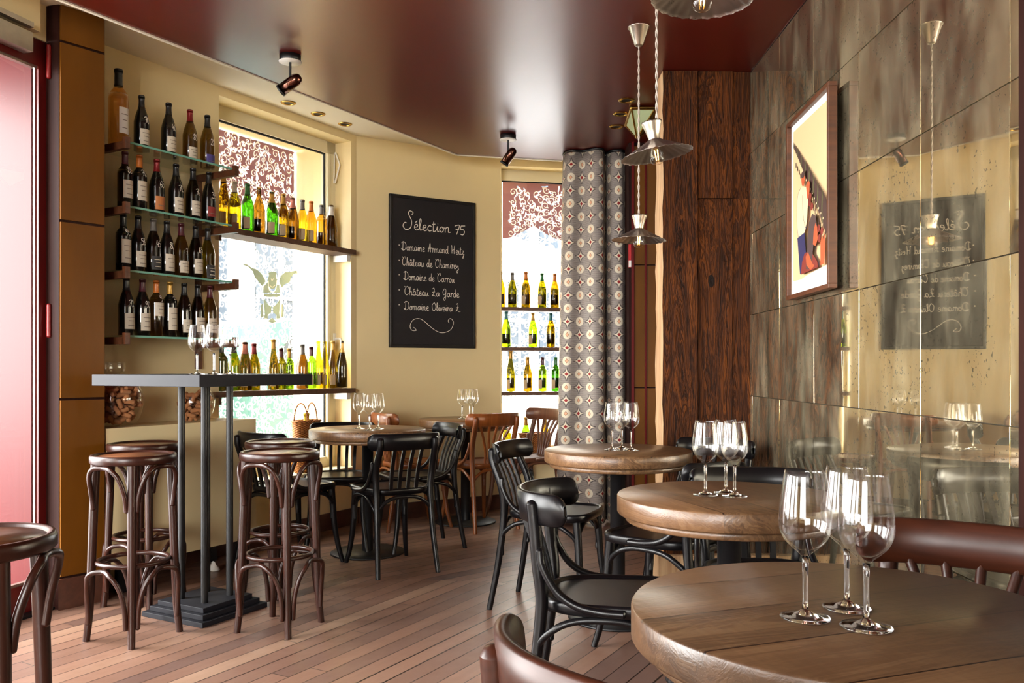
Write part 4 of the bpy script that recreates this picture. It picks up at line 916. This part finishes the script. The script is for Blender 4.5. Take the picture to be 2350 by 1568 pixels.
# glass wall shelves
SHU0, SHU1 = 1.392, 2.075
SH = [2.217, 1.902, 1.587, 1.266]; NM = ['topmost', 'second', 'third', 'lowest']
for h, nm in zip(SH, NM):
    t_ = thing('glass_shelf', nm+' glass wall shelf on wooden brackets holding wine bottles', 'shelf', WW.p((SHU0+SHU1)/2, 0, h), 0, 'glass wall shelves')
    inv = Matrix.Translation(-t_.location)
    def loc_(mb): mb.v = [tuple(Vector(v)-t_.location) for v in mb.v]; return mb
    mb = MB(); ed = MB(); a_, b_, c_, d_ = -.006, -DEPTH+.012, h-.010, h
    wb(mb, WW, SHU0+.012, SHU1-.012, -DEPTH+.014, -.006, h-.010, h); obj('glass_plate', loc_(mb), M['shelf_glass'], t_)
    wb(ed, WW, SHU0+.0, SHU1-.0, -DEPTH+.011, -DEPTH+.0135, h-.0100, h); obj('plate_edge', loc_(ed), M['shelf_edge'], t_, label='pale green polished glass edge')
    for u in (SHU0, SHU1):
        mb = MB(); wb(mb, WW, u-.014, u+.014, -DEPTH-.004, -.001, h-.046, h-.0102); wb(mb, WW, u-.014, u+.014, -DEPTH-.022, -DEPTH-.0, h-.046, h+.010); obj('bracket', loc_(mb), M['bracket_wood'], t_)
mb = MB(); wb(mb, WW, SHU0-.018, SHU0+.018, -.018, 0, 1.10, 2.20); tag(obj('wall_batten', mb, M['bracket_wood']), 'upright walnut batten on the wall carrying the glass shelves', 'batten')
RW_ = math.atan2(-WW.d.y, -WW.d.x)          # into the room
L = lambda mt, z0=.035, z1=.115, wd=1.75: (mt, z0, z1, wd)
ROWS = [
 [(272,'bord',1.30,'g_amber','cap_black',('paper_white',.06,.19,1.2),None,'large rose wine bottle with black cap'), (325,'burg',.98,'g_dark','cap_black',L('paper'),'70','dark bottle priced 70 with cream label'), (387,'burg',1.0,'g_dark','cap_black',L('paper'),'40','dark bottle priced 40 with cream label'), (436,'burg',1.0,'g_olive','cap_red',L('paper',.03,.09),'85','olive bottle priced 85 with red neck'), (476,'burg',1.0,'g_olive','cap_black',L('paper_purple',.02,.075),'28','olive bottle priced 28 with purple label')],
 [(287,'bord',1.0,'g_deep','cap_wine',L('paper',.06,.15),'85','straight-shouldered bottle priced 85 with wine-red neck'), (320,'bord',1.0,'g_dark','cap_orange',L('paper',.06,.16),'76','straight-shouldered bottle priced 76 with orange neck'), (360,'burg',1.0,'g_dark','cap_red',L('paper_orange',.03,.10),'65','dark bottle priced 65 with orange label'), (404,'burg',1.0,'g_dark','cap_black',L('paper'),'72','dark bottle priced 72 with cream label'), (443,'burg',1.0,'g_deep','cap_black',L('paper'),'76','olive bottle priced 76 before the batten'), (479,'burg',1.0,'g_dark','cap_black',L('paper_red',.045,.10),'35','dark bottle priced 35 with red striped label')],
 [(283,'bord',1.0,'g_dark','cap_black',L('paper',.045,.165),'95','straight-shouldered bottle priced 95 with tall label'), (317,'burg',1.0,'g_dark','cap_black',L('paper'),'58','dark bottle priced 58 with cream label'), (352,'burg',1.0,'g_deep','cap_grey',L('paper_dark',.03,.10),'45','olive bottle priced 45 with black label'), (383,'burg',1.0,'g_dark','cap_black',('paper',.03,.12,1.75),'80','dark bottle priced 80 with banded label'), (416,'burg',1.0,'g_olive','cap_wine',L('paper',.03,.095),'7','olive bottle priced 7 with wine-red neck'), (449,'burg',1.0,'g_deep','cap_black',L('paper'),'65','olive bottle priced 65 with cream label'), (477,'burg',1.0,'g_yellow','cap_black',L('paper_dark',.02,.09),None,'bright yellow green bottle with black label')],
 [(290,'burg',1.0,'g_dark','cap_black',L('paper'),'72','dark bottle priced 72 with cream label'), (327,'burg',1.0,'g_dark','cap_wine',L('paper',.03,.12),'90','dark bottle priced 90 with wine-red neck'), (359,'bord',1.0,'g_olive','cap_orange',L('paper',.11,.18),'9','green straight-shouldered bottle with orange neck'), (390,'bord',1.0,'g_dark','cap_gold',L('paper',.04,.16),'7','dark straight-shouldered bottle with gold neck'), (423,'burg',1.0,'g_deep','cap_black',L('paper',.03,.10),'7','olive bottle with a second small neck label'), (454,'burg',1.0,'g_deep','cap_black',L('paper'),None,'dark bottle beside the shelf end'), (482,'burg',1.0,'g_olive','cap_wine',L('paper'),None,'olive bottle at the window end')],
]
for h, nm, row in zip(SH, NM, ROWS):
    for x, ty, k, g_, c_, lb, nb, tx in row:
        u = WW.ux(x, -.15); bottle(WW.p(u, -.15, h+.0005), RW_+.05, ty, k, g_, c_, lb, nb, tx+', '+nm+' glass shelf', 'bottles on the '+nm+' glass shelf', nz=.185 if ty == 'bord' and (lb and lb[2] > .14) else .128 if ty == 'burg' and (lb and lb[2] < .1) else None)
# shelves across the windows
def plank(fr, u0, u1, d0, d1, z0, z1, label, seed, ends):
    t_ = thing('window_shelf', label, 'shelf', fr.p((u0+u1)/2, (d0+d1)/2, z0), 0, 'rough plank shelves across the windows'); rn = random.Random(seed)
    n = 18; vs = []
    for i in range(n+1):
        u = u0+(u1-u0)*i/n; e0 = d0+rn.uniform(-.003,.003)
        vs += [fr.p(u, e0, z0+rn.uniform(0,.002)), fr.p(u, e0, z1), fr.p(u, d1, z1), fr.p(u, d1, z0)]
    fs = [(4*i+k, 4*i+(k+1) % 4, 4*i+4+(k+1) % 4, 4*i+4+k) for i in range(n) for k in range(4)]+[(3,2,1,0), tuple(4*n+k for k in range(4))]
    mb = MB().add([v-t_.location for v in vs], fs); obj('plank', mb, M['shelf_wood'], t_)
    for u, mt, w_ in ends:
        mb = MB(); wb(mb, fr, u-w_/2, u+w_/2, d0+.05, d1, z0-.045, z0); mb.v = [tuple(Vector(v)-t_.location) for v in mb.v]; obj('bracket', mb, M[mt], t_)
    return t_
plank(WW, .064, 1.30, -.05, .125, 1.902, 1.937, 'upper rough wooden plank across the big window, lined with bottles', 1, ((.085,'white',.035), (1.24,'bracket_wood',.05)))
plank(WW, .064, 1.30, -.05, .125, .932, .965, 'lower rough wooden plank across the big window, lined with bottles', 2, ((.085,'white',.035), (1.24,'bracket_wood',.05)))
RO = math.atan2(WW.d.y, WW.d.x)
def backlit(fr, rows, h, d, group, where, ro):
    for i, (x, ty, k, g_, c_, fl, tx) in enumerate(rows):
        dd = d-.015+.0045*i if fr is WW else d
        u = fr.ux(x, dd); lab = ('paper_dark' if 'k' in fl else 'paper', .03, .11, 2.1) if 'n' not in fl else None
        bk = ('paper_tan', .025, .095, math.pi-1.35, math.pi-.35) if 'b' in fl else None
        bottle(fr.p(u, dd, h+.0005), ro, ty, k, g_, c_, lab, None, tx+', '+where, group, bk)
backlit(WW, [(513,'flute',1.05,'g_gold','cap_gold','b','tall golden bottle with gold foil'), (538,'burg',1.0,'g_yellow','cap_white','b','yellow bottle with white foil'), (568,'burg',1.02,'g_green','cap_green','b','bright green bottle with dark neck'), (594,'burg',1.0,'g_brown',None,'w','brown bottle without foil'), (624,'champ',.93,'g_green','cap_gold','b','bright green sparkling bottle with gold foil'),
 (650,'burg',1.0,'g_gold','cap_gold','b','golden bottle with short gold foil'), (672,'champ',.92,'g_brown','cap_pink','k','amber sparkling bottle with pink foil'), (694,'burg',.98,'g_yellow_lit','cap_grey','b','yellow bottle with grey foil'), (714,'burg',1.0,'g_gold_lit','cap_orange','b','golden bottle with orange foil'), (738,'bord',.98,'g_gold_lit','cap_grey','k','straight-shouldered golden bottle with black label'), (760,'champ',.98,'g_brown','cap_white','n','dark sparkling bottle with white foil')],
 1.937, .045, 'bottles on the upper window plank', 'upper window plank', RO)
backlit(WW, [(508,'bord',1.0,'g_deep','cap_black','k','dark bottle nearest the glass shelves'), (537,'burg',1.0,'g_yellow','cap_black','b','yellow bottle with black foil'), (562,'champ',.95,'g_brown','cap_pink','b','amber sparkling bottle with pink foil'), (583,'burg',.98,'g_gold','cap_red','b','golden bottle with ragged red wax'), (627,'flute',1.0,'g_gold','cap_gold','b','slender golden bottle'), (645,'bord',.9,'g_yellow','cap_wine','k','short yellow bottle with wine-red foil'),
 (663,'bord',.9,'g_lime','cap_gold','b','short lime green bottle with gold foil'), (694,'burg',1.0,'g_brown','cap_grey','b','amber bottle with grey foil'), (714,'bord',.96,'g_green_lit','cap_wine','b','green bottle with wine-red foil'), (730,'flute',1.0,'g_yellow_lit',None,'b','tall slender yellow bottle, first of two'), (745,'flute',1.0,'g_yellow_lit',None,'b','tall slender yellow bottle, second of two'), (764,'flute',1.02,'g_yellow_lit','cap_gold','b','tall slender yellow bottle with gold foil'), (787,'champ',1.06,'g_deep','cap_gold','k','large dark sparkling bottle with gold foil')],
 .965, .045, 'bottles on the lower window plank', 'lower window plank', RO)
RO2 = math.atan2(W2.d.y, W2.d.x)
for h, nm, sd in ((1.588,'top',5), (1.272,'middle',6), (.918,'bottom',7)):
    plank(W2, .014, .78, .0, .12, h-.028, h, nm+' wooden plank across the narrow window beside the curtain', sd, ())
backlit(W2, [(1149,'burg',.95,'g_gold','cap_gold','b','golden bottle half hidden by the wall edge'), (1176,'burg',.93,'g_yellow','cap_grey','k','yellow bottle with grey neck'), (1207,'burg',.96,'g_gold','cap_orange','b','golden bottle with orange neck'), (1244,'burg',.93,'g_yellow','cap_green','b','yellow green bottle with green neck'), (1273,'burg',.93,'g_gold','cap_orange','k','golden bottle half hidden by the curtain')], 1.588, .06, 'bottles on the top narrow-window plank', 'top plank of the narrow window', RO2)
backlit(W2, [(1162,'burg',.95,'g_lime','cap_teal','k','green bottle with teal neck'), (1223,'burg',.93,'g_lime','cap_gold','b','lime bottle with gold neck'), (1264,'burg',.93,'g_gold','cap_teal','k','golden bottle with teal neck')], 1.272, .06, 'bottles on the middle narrow-window plank', 'middle plank of the narrow window', RO2)
backlit(W2, [(1172,'flute',1.0,'g_yellow','cap_gold','b','tall yellow bottle with gold neck'), (1211,'burg',.92,'g_gold','cap_gold','b','short golden bottle'), (1245,'bord',.92,'g_lime','cap_wine','b','lime bottle with wine-red neck'), (1275,'bord',.92,'g_green','cap_green','b','green bottle half hidden by the curtain')], .918, .06, 'bottles on the bottom narrow-window plank', 'bottom plank of the narrow window', RO2)
# ---------------------------------------------------------------- pendant lamps
M['cord'] = plain('twisted_cord', 'B5A79A', .7)
def pendant(label, x, Y, zr, tilt):
    X = (x-CX)/F*Y; t_ = thing('pendant_lamp', label, 'pendant lamp', (X, Y, RED), 0, 'silver pendant lamps over the mirror tables'); r = .1215
    obj('ceiling_canopy', MB().lathe([(0,-.086),(.014,-.086),(.020,-.080),(.046,-.004),(.050,-.002),(.050,0),(0,0)], 32), M['steel'], t_)
    top = zr-RED+.112; zc = zr-RED
    for ph in (0, math.pi):
        n = max(24, int((RED-zr)*60)); pts = [(.0028*math.cos(k*1.15+ph), .0028*math.sin(k*1.15+ph), -.082+(top-.02+.082)*k/n) for k in range(n+1)]
        obj('cord', MB().tube(pts, .0027, 6), M['cord'], t_)
    R = Matrix.Translation((0,0,zc)) @ Matrix.Rotation(tilt, 4, 'Y')
    def tr(mb): mb.v = [tuple(R @ Vector(v)) for v in mb.v]; return mb
    mb = MB(); n = 192; prof = [(.021,.052),(.030,.046),(.060,.030),(.090,.015),(.110,.004),(r,.0)]; vs = []
    for side in (0, 1):
        for i, (rr, z) in enumerate(prof):
            for k in range(n):
                sc = 1+(.016*abs(math.sin(k*math.pi/4)) if i == len(prof)-1 else 0); rp = rr*(sc); wv = .0012*math.sin(k*2*math.pi/n*24)*(rr/r)**2
                vs.append((rp*math.cos(2*math.pi*k/n), rp*math.sin(2*math.pi*k/n), z+wv-(.0012 if side else 0)))
    m = len(prof); fs = []
    for side in (0, 1):
        for i in range(m-1):
            for k in range(n): a, b = (side*m+i)*n+k, (side*m+i)*n+(k+1) % n; fs.append((a+n, b+n, b, a) if side == 0 else (a, b, b+n, a+n))
    fs += [((m-1)*n+k, (m-1)*n+(k+1) % n, (2*m-1)*n+(k+1) % n, (2*m-1)*n+k) for k in range(n)]
    mb.add(vs, fs, 0, True); sh = obj('lamp_shade', tr(mb), M['steel_dull'], t_)
    mb = MB()
    for q in range(6):
        a = q*math.pi/3+.3
        for dx, dy in [(0,0)]+[(.0058*math.cos(j*1.2566), .0058*math.sin(j*1.2566)) for j in range(5)]:
            rr = .088+dx; z = .015+.032*(.090-rr)/.06*.5-.0028; c = V(rr*math.cos(a)-dy*math.sin(a), rr*math.sin(a)+dy*math.cos(a), z)
            mb.add([c+V(.0015*math.cos(j*1.047), .0015*math.sin(j*1.047), -.0006) for j in range(6)], [tuple(range(6))[::-1]])
    for k in range(48):
        a = 2*math.pi*(k+.5)/48; c = V(.1185*math.cos(a), .1185*math.sin(a), -.0016); mb.add([c+V(.0014*math.cos(j*1.047), .0014*math.sin(j*1.047), 0) for j in range(6)], [tuple(range(6))[::-1]])
    obj('shade_piercing', tr(mb), M['black_metal'], sh, label='pierced flower holes in the shade')
    mb = MB(); n = 96; vs = []
    for rr, z, s_ in ((.021,.050,0),(.020,.058,0),(.026,.085,0),(.0345,.108,0),(.0355,.111,1),(.0325,.108,1),(.024,.083,0),(.018,.060,0)):
        vs += [(rr*math.cos(2*math.pi*k/n), rr*math.sin(2*math.pi*k/n), z+(.004*abs(math.sin(k*math.pi/8)) if s_ else 0)) for k in range(n)]
    mb.add(vs, [(i*n+k, i*n+(k+1) % n, (i+1)*n+(k+1) % n, (i+1)*n+k) for i in range(7) for k in range(n)], 0, True); obj('crown_cup', tr(mb), M['steel'], t_)
    obj('bulb_socket', tr(MB().lathe([(.0135,.028),(.0145,.060),(0,.060)], 20)), M['brass'], t_)
    bl = obj('bulb', tr(MB().lathe([(0,-.034),(.010,-.033),(.019,-.028),(.0245,-.018),(.0255,-.006),(.0225,.008),(.0165,.020),(.0135,.030)], 28)), M['bulb'], t_)
    mb = MB()
    for k in range(4): a = k*math.pi/2+.4; mb.tube([(.0045*math.cos(a), .0045*math.sin(a), -.018), (.0075*math.cos(a), .0075*math.sin(a), .016)], .0009, 6)
    obj('filament', tr(mb), M['filament'], bl); return t_
pendant('silver pendant lamp hanging lowest and furthest back, before the golden pier', 1466, 3.89, 1.684, .03)
pendant('tilted silver pendant lamp before the timber boards, middle of the three', 1507, 2.93, 1.832, -.16)
pendant('silver pendant lamp cut off by the top picture edge', 1612, 2.06, 1.992, .04)
# ---------------------------------------------------------------- ceiling spots and downlights
def spot(label, x, Y, axis):
    t_ = thing('ceiling_spotlight', label, 'spotlight', ((x-CX)/F*Y, Y, RED), 0, 'black ceiling spotlights')
    obj('base', MB().lathe([(0,-.030),(.050,-.030),(.052,-.028),(.052,0),(0,0)], 40), M['black_metal'], t_); obj('base_cover', MB().lathe([(0,-.034),(.054,-.034),(.056,-.031),(0,-.0305)], 40), M['white'], t_, label='white underside disc')
    obj('rod', MB().lathe([(.006,-.034),(.006,-.150)], 12), M['black_metal'], t_)
    ax = Vector(axis).normalized(); c = V(.006,-.028,-.150); q = V(0,0,1).rotation_difference(ax).to_matrix().to_4x4(); R = Matrix.Translation(c) @ q
    mb = MB().lathe([(0,-.066),(.012,-.064),(.021,-.058),(.0275,-.046),(.029,-.034),(.029,.055),(.0265,.055),(.0265,.040),(0,.038)], 32); mb.v = [tuple(R @ Vector(v)) for v in mb.v]; hd = obj('lamp_head', mb, M['copper_dark'], t_)
    mb = MB().lathe([(.0292,.050),(.0305,.050),(.0305,.060),(.0275,.060),(.0270,.050)], 32); mb.v = [tuple(R @ Vector(v)) for v in mb.v]; obj('front_ring', mb, M['black_metal'], hd)
spot('black ceiling spotlight aimed at the wall bottles, above the big window', 666, 4.24, (-.72,.12,-.46)); spot('black ceiling spotlight near the narrow window, aimed at the chalkboard', 1166, 5.68, (-.5,.1,-.72))
def down(label, x, y, z, group):
    Y = (z-EYE)*F/(HY-y); t_ = thing('recessed_downlight', label, 'downlight', ((x-CX)/F*Y, Y, z), 0, group)
    obj('trim_ring', MB().lathe([(.030,-.001),(.032,-.006),(.044,-.006),(.048,-.001)], 36), M['brass'], t_); obj('lamp_recess', MB().lathe([(.031,-.0015),(.026,-.0012),(0,-.001)], 30), M['black_metal'], t_)
for (x, y), lb in zip(((662,235.5),(730,261),(792,284.5)), ('first', 'second', 'third')): down('brass recessed downlight in the pale soffit, '+lb+' from the spotlight', x, y, CEIL, 'downlights in the pale soffit')
for (x, y), lb in zip(((1438,230),(1425,261.5),(1415,290.5)), ('closest to the timber boards', 'between the two others', 'closest to the curtain')): down('brass recessed downlight in the red ceiling, '+lb, x, y, RED, 'downlights in the red ceiling')
# lantern
t_ = thing('ceiling_lantern', 'brass and pale glass pyramid lantern pointing down from the red ceiling', 'lantern', (.775, 5.22, RED)); bs = [(-.072,-.17),(.070,-.17),(.112,.19),(-.058,.19)]; tip = V(-.015,.0,-.145); low = -.012
B4 = [V(x, y, low) for x, y in bs]
for i in range(4):
    mb = MB().add([B4[i], B4[(i+1) % 4], tip], [(0,1,2)]); obj('glass_panel', mb, M['lantern_glass'], t_)
mb = MB()
for i in range(4): mb.tube([B4[i], tip], .006, 8); mb.tube([B4[i], B4[(i+1) % 4]], .011, 8)
obj('brass_frame', mb, M['brass'], t_)
# ---------------------------------------------------------------- curtain
path = cr([(.50,6.50,0),(.42,6.36,0),(.375,6.2,0),(.388,6.09,0),(.43,6.05,0),(.50,6.065,0),(.545,6.035,0),(.585,6.0,0),(.63,6.01,0),(.65,6.09,0),(.672,6.16,0),(.688,6.10,0),(.712,6.055,0),(.765,6.045,0),(.80,6.09,0),(.835,6.11,0)], 9)
fl = [(.545,6.50),(.40,6.34),(.335,6.2),(.325,6.08),(.375,6.02),(.46,6.045),(.52,6.01),(.57,5.96),(.63,5.98),(.655,6.08),(.676,6.18),(.69,6.10),(.712,6.03),(.77,6.02),(.81,6.09),(.84,6.12)]
bot = cr([(a, b, 0) for a, b in fl], 9); n = len(path); NZ = 26; arc = [0]
for p, q in zip(path, path[1:]): arc.append(arc[-1]+(q-p).length*1.12)
vs, uvv = [], []
for j in range(NZ+1):
    z = .022+(2.628-.022)*j/NZ; g = (1-j/NZ)**.8
    for i in range(n): q = path[i].lerp(bot[i], g); vs.append((q.x, q.y, z)); uvv.append((arc[i]+.02, z))
fs = [(j*n+i, j*n+i+1, (j+1)*n+i+1, (j+1)*n+i) for j in range(NZ) for i in range(n-1)]
mb = MB().add(vs, fs, 0, True); me = mb.mesh('curtain', M['curtain']); uvl = me.uv_layers.new(name='UVMap')
for lp in me.loops: uvl.data[lp.index].uv = uvv[lp.vertex_index]
ct = obj('curtain', me); so = ct.modifiers.new('thickness', 'SOLIDIFY'); so.thickness = .006; so.offset = 1
tag(ct, 'floor length grey curtain with cream circles and red diamonds beside the window', 'curtain')
mb = MB().tube([(p.x, p.y, 2.641) for p in path], .010, 8); tag(obj('curtain_rail', mb, M['black_metal']), 'dark curved curtain rail fixed under the red ceiling', 'curtain rail')
mb = MB().box((.806, 5.872, 1.88), (.018, .012, .17)); sg = thing('wall_sign', 'narrow red and white sign beside the curtain', 'sign', (0,0,0)); obj('sign_plate', mb, M['sign_red'], sg); obj('sign_panel', MB().box((.806, 5.864, 1.82), (.017,.006,.045)), M['white'], sg)
# ---------------------------------------------------------------- framed picture on the mirror wall
pa, pb = V(1.206, 3.752, 0), V(1.178, 3.176, 0); ln = (pb-pa).length; fr_ = thing('framed_picture', 'walnut framed print of two vineyard pickers hung on the mirror wall', 'picture', (pa.x, pa.y, 1.40), math.atan2(pb.y-pa.y, pb.x-pa.x)); PH = .768
mb = MB(); w_ = .018
for x, z, sx, sz in ((ln/2, w_/2, ln, w_), (ln/2, PH-w_/2, ln, w_), (w_/2, PH/2, w_, PH-2*w_), (ln-w_/2, PH/2, w_, PH-2*w_)): mb.box((x, .010, z), (sx, .034, sz), 0, 0, .002)
obj('picture_frame', mb, M['bracket_wood'], fr_); obj('backing', MB().box((ln/2, .018, PH/2), (ln-.01, .012, PH-.01)), M['paper_white'], fr_, label='white paper sheet with margins')
pm = [plain('print_'+k, c, .6) for k, c in dict(sand='D9B98A', navy='2E2A52', hair='4E3B38', skin='B5532E', maroon='7A2C22', brown='46302A', pale='E4CBA0', green='5A5A36').items()]
mb = MB(); yy = [.0118]
def pt(u, v): return V(.024+u*(ln-.048), yy[0], PH-.024-v*(PH-.048))
def poly(P, mi): yy[0] -= .0002; mb.add([pt(*p) for p in P], [tuple(range(len(P)))], mi)
def stroke(P, wd, mi): yy[0] -= .0002; mb.ribbon([pt(p.x, p.y) for p in cr([(a, b, 0) for a, b in P], 5)], wd, V(0,-1,0), mi)
rg = random.Random(2); poly([(.05,.03),(.96,.035),(.97,.5),(.96,.90),(.75,.905),(.5,.915),(.25,.93),(.04,.925),(.035,.5)], 0)
for k in range(40):
    s_ = k/39; u = .06+.90*s_; v = .115+.54*s_**1.05; hh = .02+.085*s_; yy[0] -= .00002
    poly([(u-.012-.012*s_, v), (u-.004, v-hh), (u+.004, v-hh*1.02), (u+.014+.012*s_, v+.01), (u+.010+.012*s_, v+hh*.75), (u-.004, v+hh*.9), (u-.012, v+hh*.5)], 5 if k % 5 else 7)
    if k % 2 and s_ > .12: poly([(u-.055, v+.05+.03*s_), (u-.038, v+.045+.03*s_), (u-.034, v+.075+.03*s_), (u-.05, v+.08+.03*s_)], 5)
for k in range(12):
    s_ = .3+.7*k/12; poly([(.06+.9*s_+dx*.011, .115+.54*s_+.035*s_+dy*.008) for dx, dy in ((-1,0),(0,-1),(1,0),(0,1))], 6)
ell = lambda cx, cz, a, b, n=14: [(cx+a*math.cos(2*math.pi*k/n), cz+b*math.sin(2*math.pi*k/n)) for k in range(n)]
poly([(.28,.43),(.36,.41),(.50,.43),(.55,.50),(.52,.62),(.46,.68),(.30,.69),(.25,.60),(.25,.48)], 6); stroke([(.36,.41),(.27,.45),(.25,.58),(.30,.69),(.46,.68)], .003, 1); stroke([(.40,.46),(.42,.58),(.50,.66),(.58,.60),(.57,.50)], .003, 1)
poly(ell(.42,.37,.045,.042), 3); poly(ell(.42,.345,.05,.02), 5); poly([(.50,.42),(.56,.40),(.60,.42),(.58,.50),(.53,.50)], 3)
poly([(.27,.69),(.46,.68),(.50,.80),(.48,.90),(.34,.905)], 1); poly([(.46,.80),(.60,.79),(.78,.87),(.80,.905),(.36,.91),(.40,.84)], 4)
poly([(.58,.64),(.66,.60),(.74,.62),(.78,.68),(.76,.74),(.70,.76),(.66,.84),(.62,.90),(.50,.89),(.53,.80),(.55,.70)], 2); poly([(.74,.66),(.80,.70),(.79,.735),(.81,.75),(.74,.785),(.68,.77),(.70,.70)], 3); poly([(.50,.82),(.56,.80),(.66,.87),(.72,.89),(.62,.905),(.52,.87)], 3)
poly([(.86,.78),(.90,.74),(.93,.77),(.96,.74),(.97,.80),(.95,.90),(.86,.90)], 3); stroke([(.74,.79),(.80,.86),(.84,.905)], .003, 1)
for a, b in ((.60,.53),(.66,.56),(.82,.70),(.90,.725),(.84,.755),(.62,.50)): poly(ell(a, b, .035, .022, 10), 4)
obj('print', mb, pm, fr_)
# ---------------------------------------------------------------- cream cabinet with cork jars
cd = -.295; ct_, cbm = WW.hz(587, 962, cd), WW.hz(587, 1233, cd); uc = WW.ux(587, cd); cabo = WW.p(uc+.5, -.15, 0)
def rel(mb, o): mb.v = [tuple(Vector(v)-o) for v in mb.v]; return mb
cab = thing('low_cabinet', 'plain cream low cabinet under the glass shelves, holding two cork jars', 'cabinet', cabo)
mb = MB(); wb(mb, WW, uc, 2.172, cd+.012, -.02, cbm, ct_-.0); obj('body', rel(mb, cabo), M['cream'], cab)
mb = MB(); wb(mb, WW, uc-.001, 2.172, cd, cd+.0118, cbm, ct_+.001); obj('front_panel', rel(mb, cabo), M['cream'], cab)
for u in (uc+.12, 2.05):
    for d in (cd+.06, -.07): mb = MB(); wb(mb, WW, u-.02, u+.02, d-.02, d+.02, 0, cbm); obj('foot', rel(mb, cabo), M['black_metal'], cab)
mb = MB(); rgc = random.Random(8); cl_ = WW.p(uc+.16, cd-.03, 0)
cl_ = WW.p(WW.ux(490, cd+.02), cd+.02, .0); mb.lathe([(.030,0.0),(.036,.004),(.030,.022),(.018,.034),(.008,.050),(0,.052)], 10, sx=1, sy=.7); mb.v = [(x+rgc.uniform(-.006,.006), y+rgc.uniform(-.006,.006), max(0, z+rgc.uniform(-.004,.004))) for x, y, z in mb.v]
tag(obj('crumpled_paper', mb, M['paper_white'], None, cl_), 'crumpled pale paper on the floor beneath the cabinet edge', 'paper')
def jar(x, d, k, label, corks_group, ncork, seed):
    p = WW.p(WW.ux(x, d), d, ct_+.002); t_ = thing('glass_jar', label, 'jar', p, 0, 'large glass jars with corks')
    pr = [(0,.004),(.07,.003),(.092,.012),(.118,.055),(.132,.115),(.128,.165),(.108,.210),(.075,.242),(.050,.258),(.046,.272)]
    prof = [(q.x*k, q.y*k) for q in cr([(a, b, 0) for a, b in pr], 3)]; obj('jar_body', MB().lathe([(max(a, 0), b) for a, b in prof], 40), M['g_clear'], t_)
    obj('jar_rim', MB().lathe([(a*k, b*k) for a, b in ((.046,.272),(.050,.276),(.046,.282),(.050,.288),(.046,.294),(.047,.302),(.051,.306),(.047,.309),(.042,.305))], 36), M['g_clear'], t_)
    rn = random.Random(seed); P = []; tries = 0; ck = MB().tube([(0,0,-.021), (0,0,0), (0,0,.021)], .0115, 10).mesh('wine_cork', M['cork'])
    while len(P) < ncork and tries < 30000:
        tries += 1; z = rn.uniform(.022, .188)*k; rmax = (.128*math.sqrt(max(0, 1-((z/k-.125)/.135)**2)))*k-.024; a = rn.uniform(0, 6.28); rr = rmax*math.sqrt(rn.random()); q = V(rr*math.cos(a), rr*math.sin(a), z)
        if rmax > 0 and all((q-o).length > .0255 for o in P): P.append(q)
    for q in P:
        o = bpy.data.objects.new('wine_cork', ck); COL.objects.link(o); o.location = p+q; o.rotation_euler = (rn.uniform(0,3), rn.uniform(0,3), rn.uniform(0,3))
        tag(o, 'used brown wine cork in the '+corks_group, 'cork', 'corks in the '+corks_group)
jar(264, -.155, 1.03, 'large round glass jar full of corks beside the golden column', 'large jar beside the golden column', 120, 4)
jar(447, -.15, .80, 'smaller round glass jar of corks at the window end of the cabinet', 'smaller jar at the window end', 60, 5)
# ---------------------------------------------------------------- wicker baskets on the sills
def basket(loc, rot, sx, sy, h, label, handle):
    t_ = thing('wicker_basket', label, 'basket', loc, rot)
    obj('basket_body', MB().lathe([(0,0),(.80,0),(.86,.02*1),(.95,h*.6),(1.0,h),(.97,h+.002),(.92,h-.01),(.80,.02),(0,.015)], 40, sx=sx, sy=sy), M['wicker'], t_)
    pts = [(sx*1.0*math.cos(2*math.pi*k/40), sy*1.0*math.sin(2*math.pi*k/40), h) for k in range(40)]; obj('basket_rim', MB().tube(pts, .008, 8, closed=True), M['wicker'], t_)
    if handle:
        for s_ in (-1, 1): obj('handle', MB().tube(cr([(s_*sx*.55, -sy*.75, h), (s_*sx*.5, -sy*.55, h+handle*.7), (s_*sx*.45, 0, h+handle), (s_*sx*.4, sy*.55, h+handle*.7), (s_*sx*.4, sy*.8, h)], 8), .0045, 8), M['wicker'], t_)
    return t_
bp = WW.p(WW.ux(703, .045), .045, HB+.001); basket(bp, WW.rot(), .115, .07, .34, 'tall oval wicker basket with looped handles on the big window sill', .12)
bottle(bp+V(0,0,.02), 1.0, 'bord', 1.25, 'g_brown', 'cap_yellow', None, None, 'wine bottle with yellow cap standing in the tall wicker basket', 'bottles in the tall basket')
b2 = W2.p(W2.ux(1229, .045), .045, HB+.001); basket(b2, W2.rot(), .135, .072, .175, 'low wicker basket of bottles on the narrow window sill', 0)
for x, g_, tx in ((1207,'g_lime','lime'), (1251,'g_gold','golden')): bottle(W2.p(W2.ux(x, .045), .045, HB+.022), 0, 'burg', .95, g_, 'cap_gold', None, None, tx+' bottle standing in the low wicker basket', 'bottles in the low basket')
bottle(W2.p(W2.ux(1163, .05), .05, HB+.001), 0, 'bord', .95, 'g_yellow', None, ('paper_tan', .05, .12, 2.0), None, 'bright yellow bottle on the narrow window sill behind the chestnut chair', 'bottles on the narrow sill')
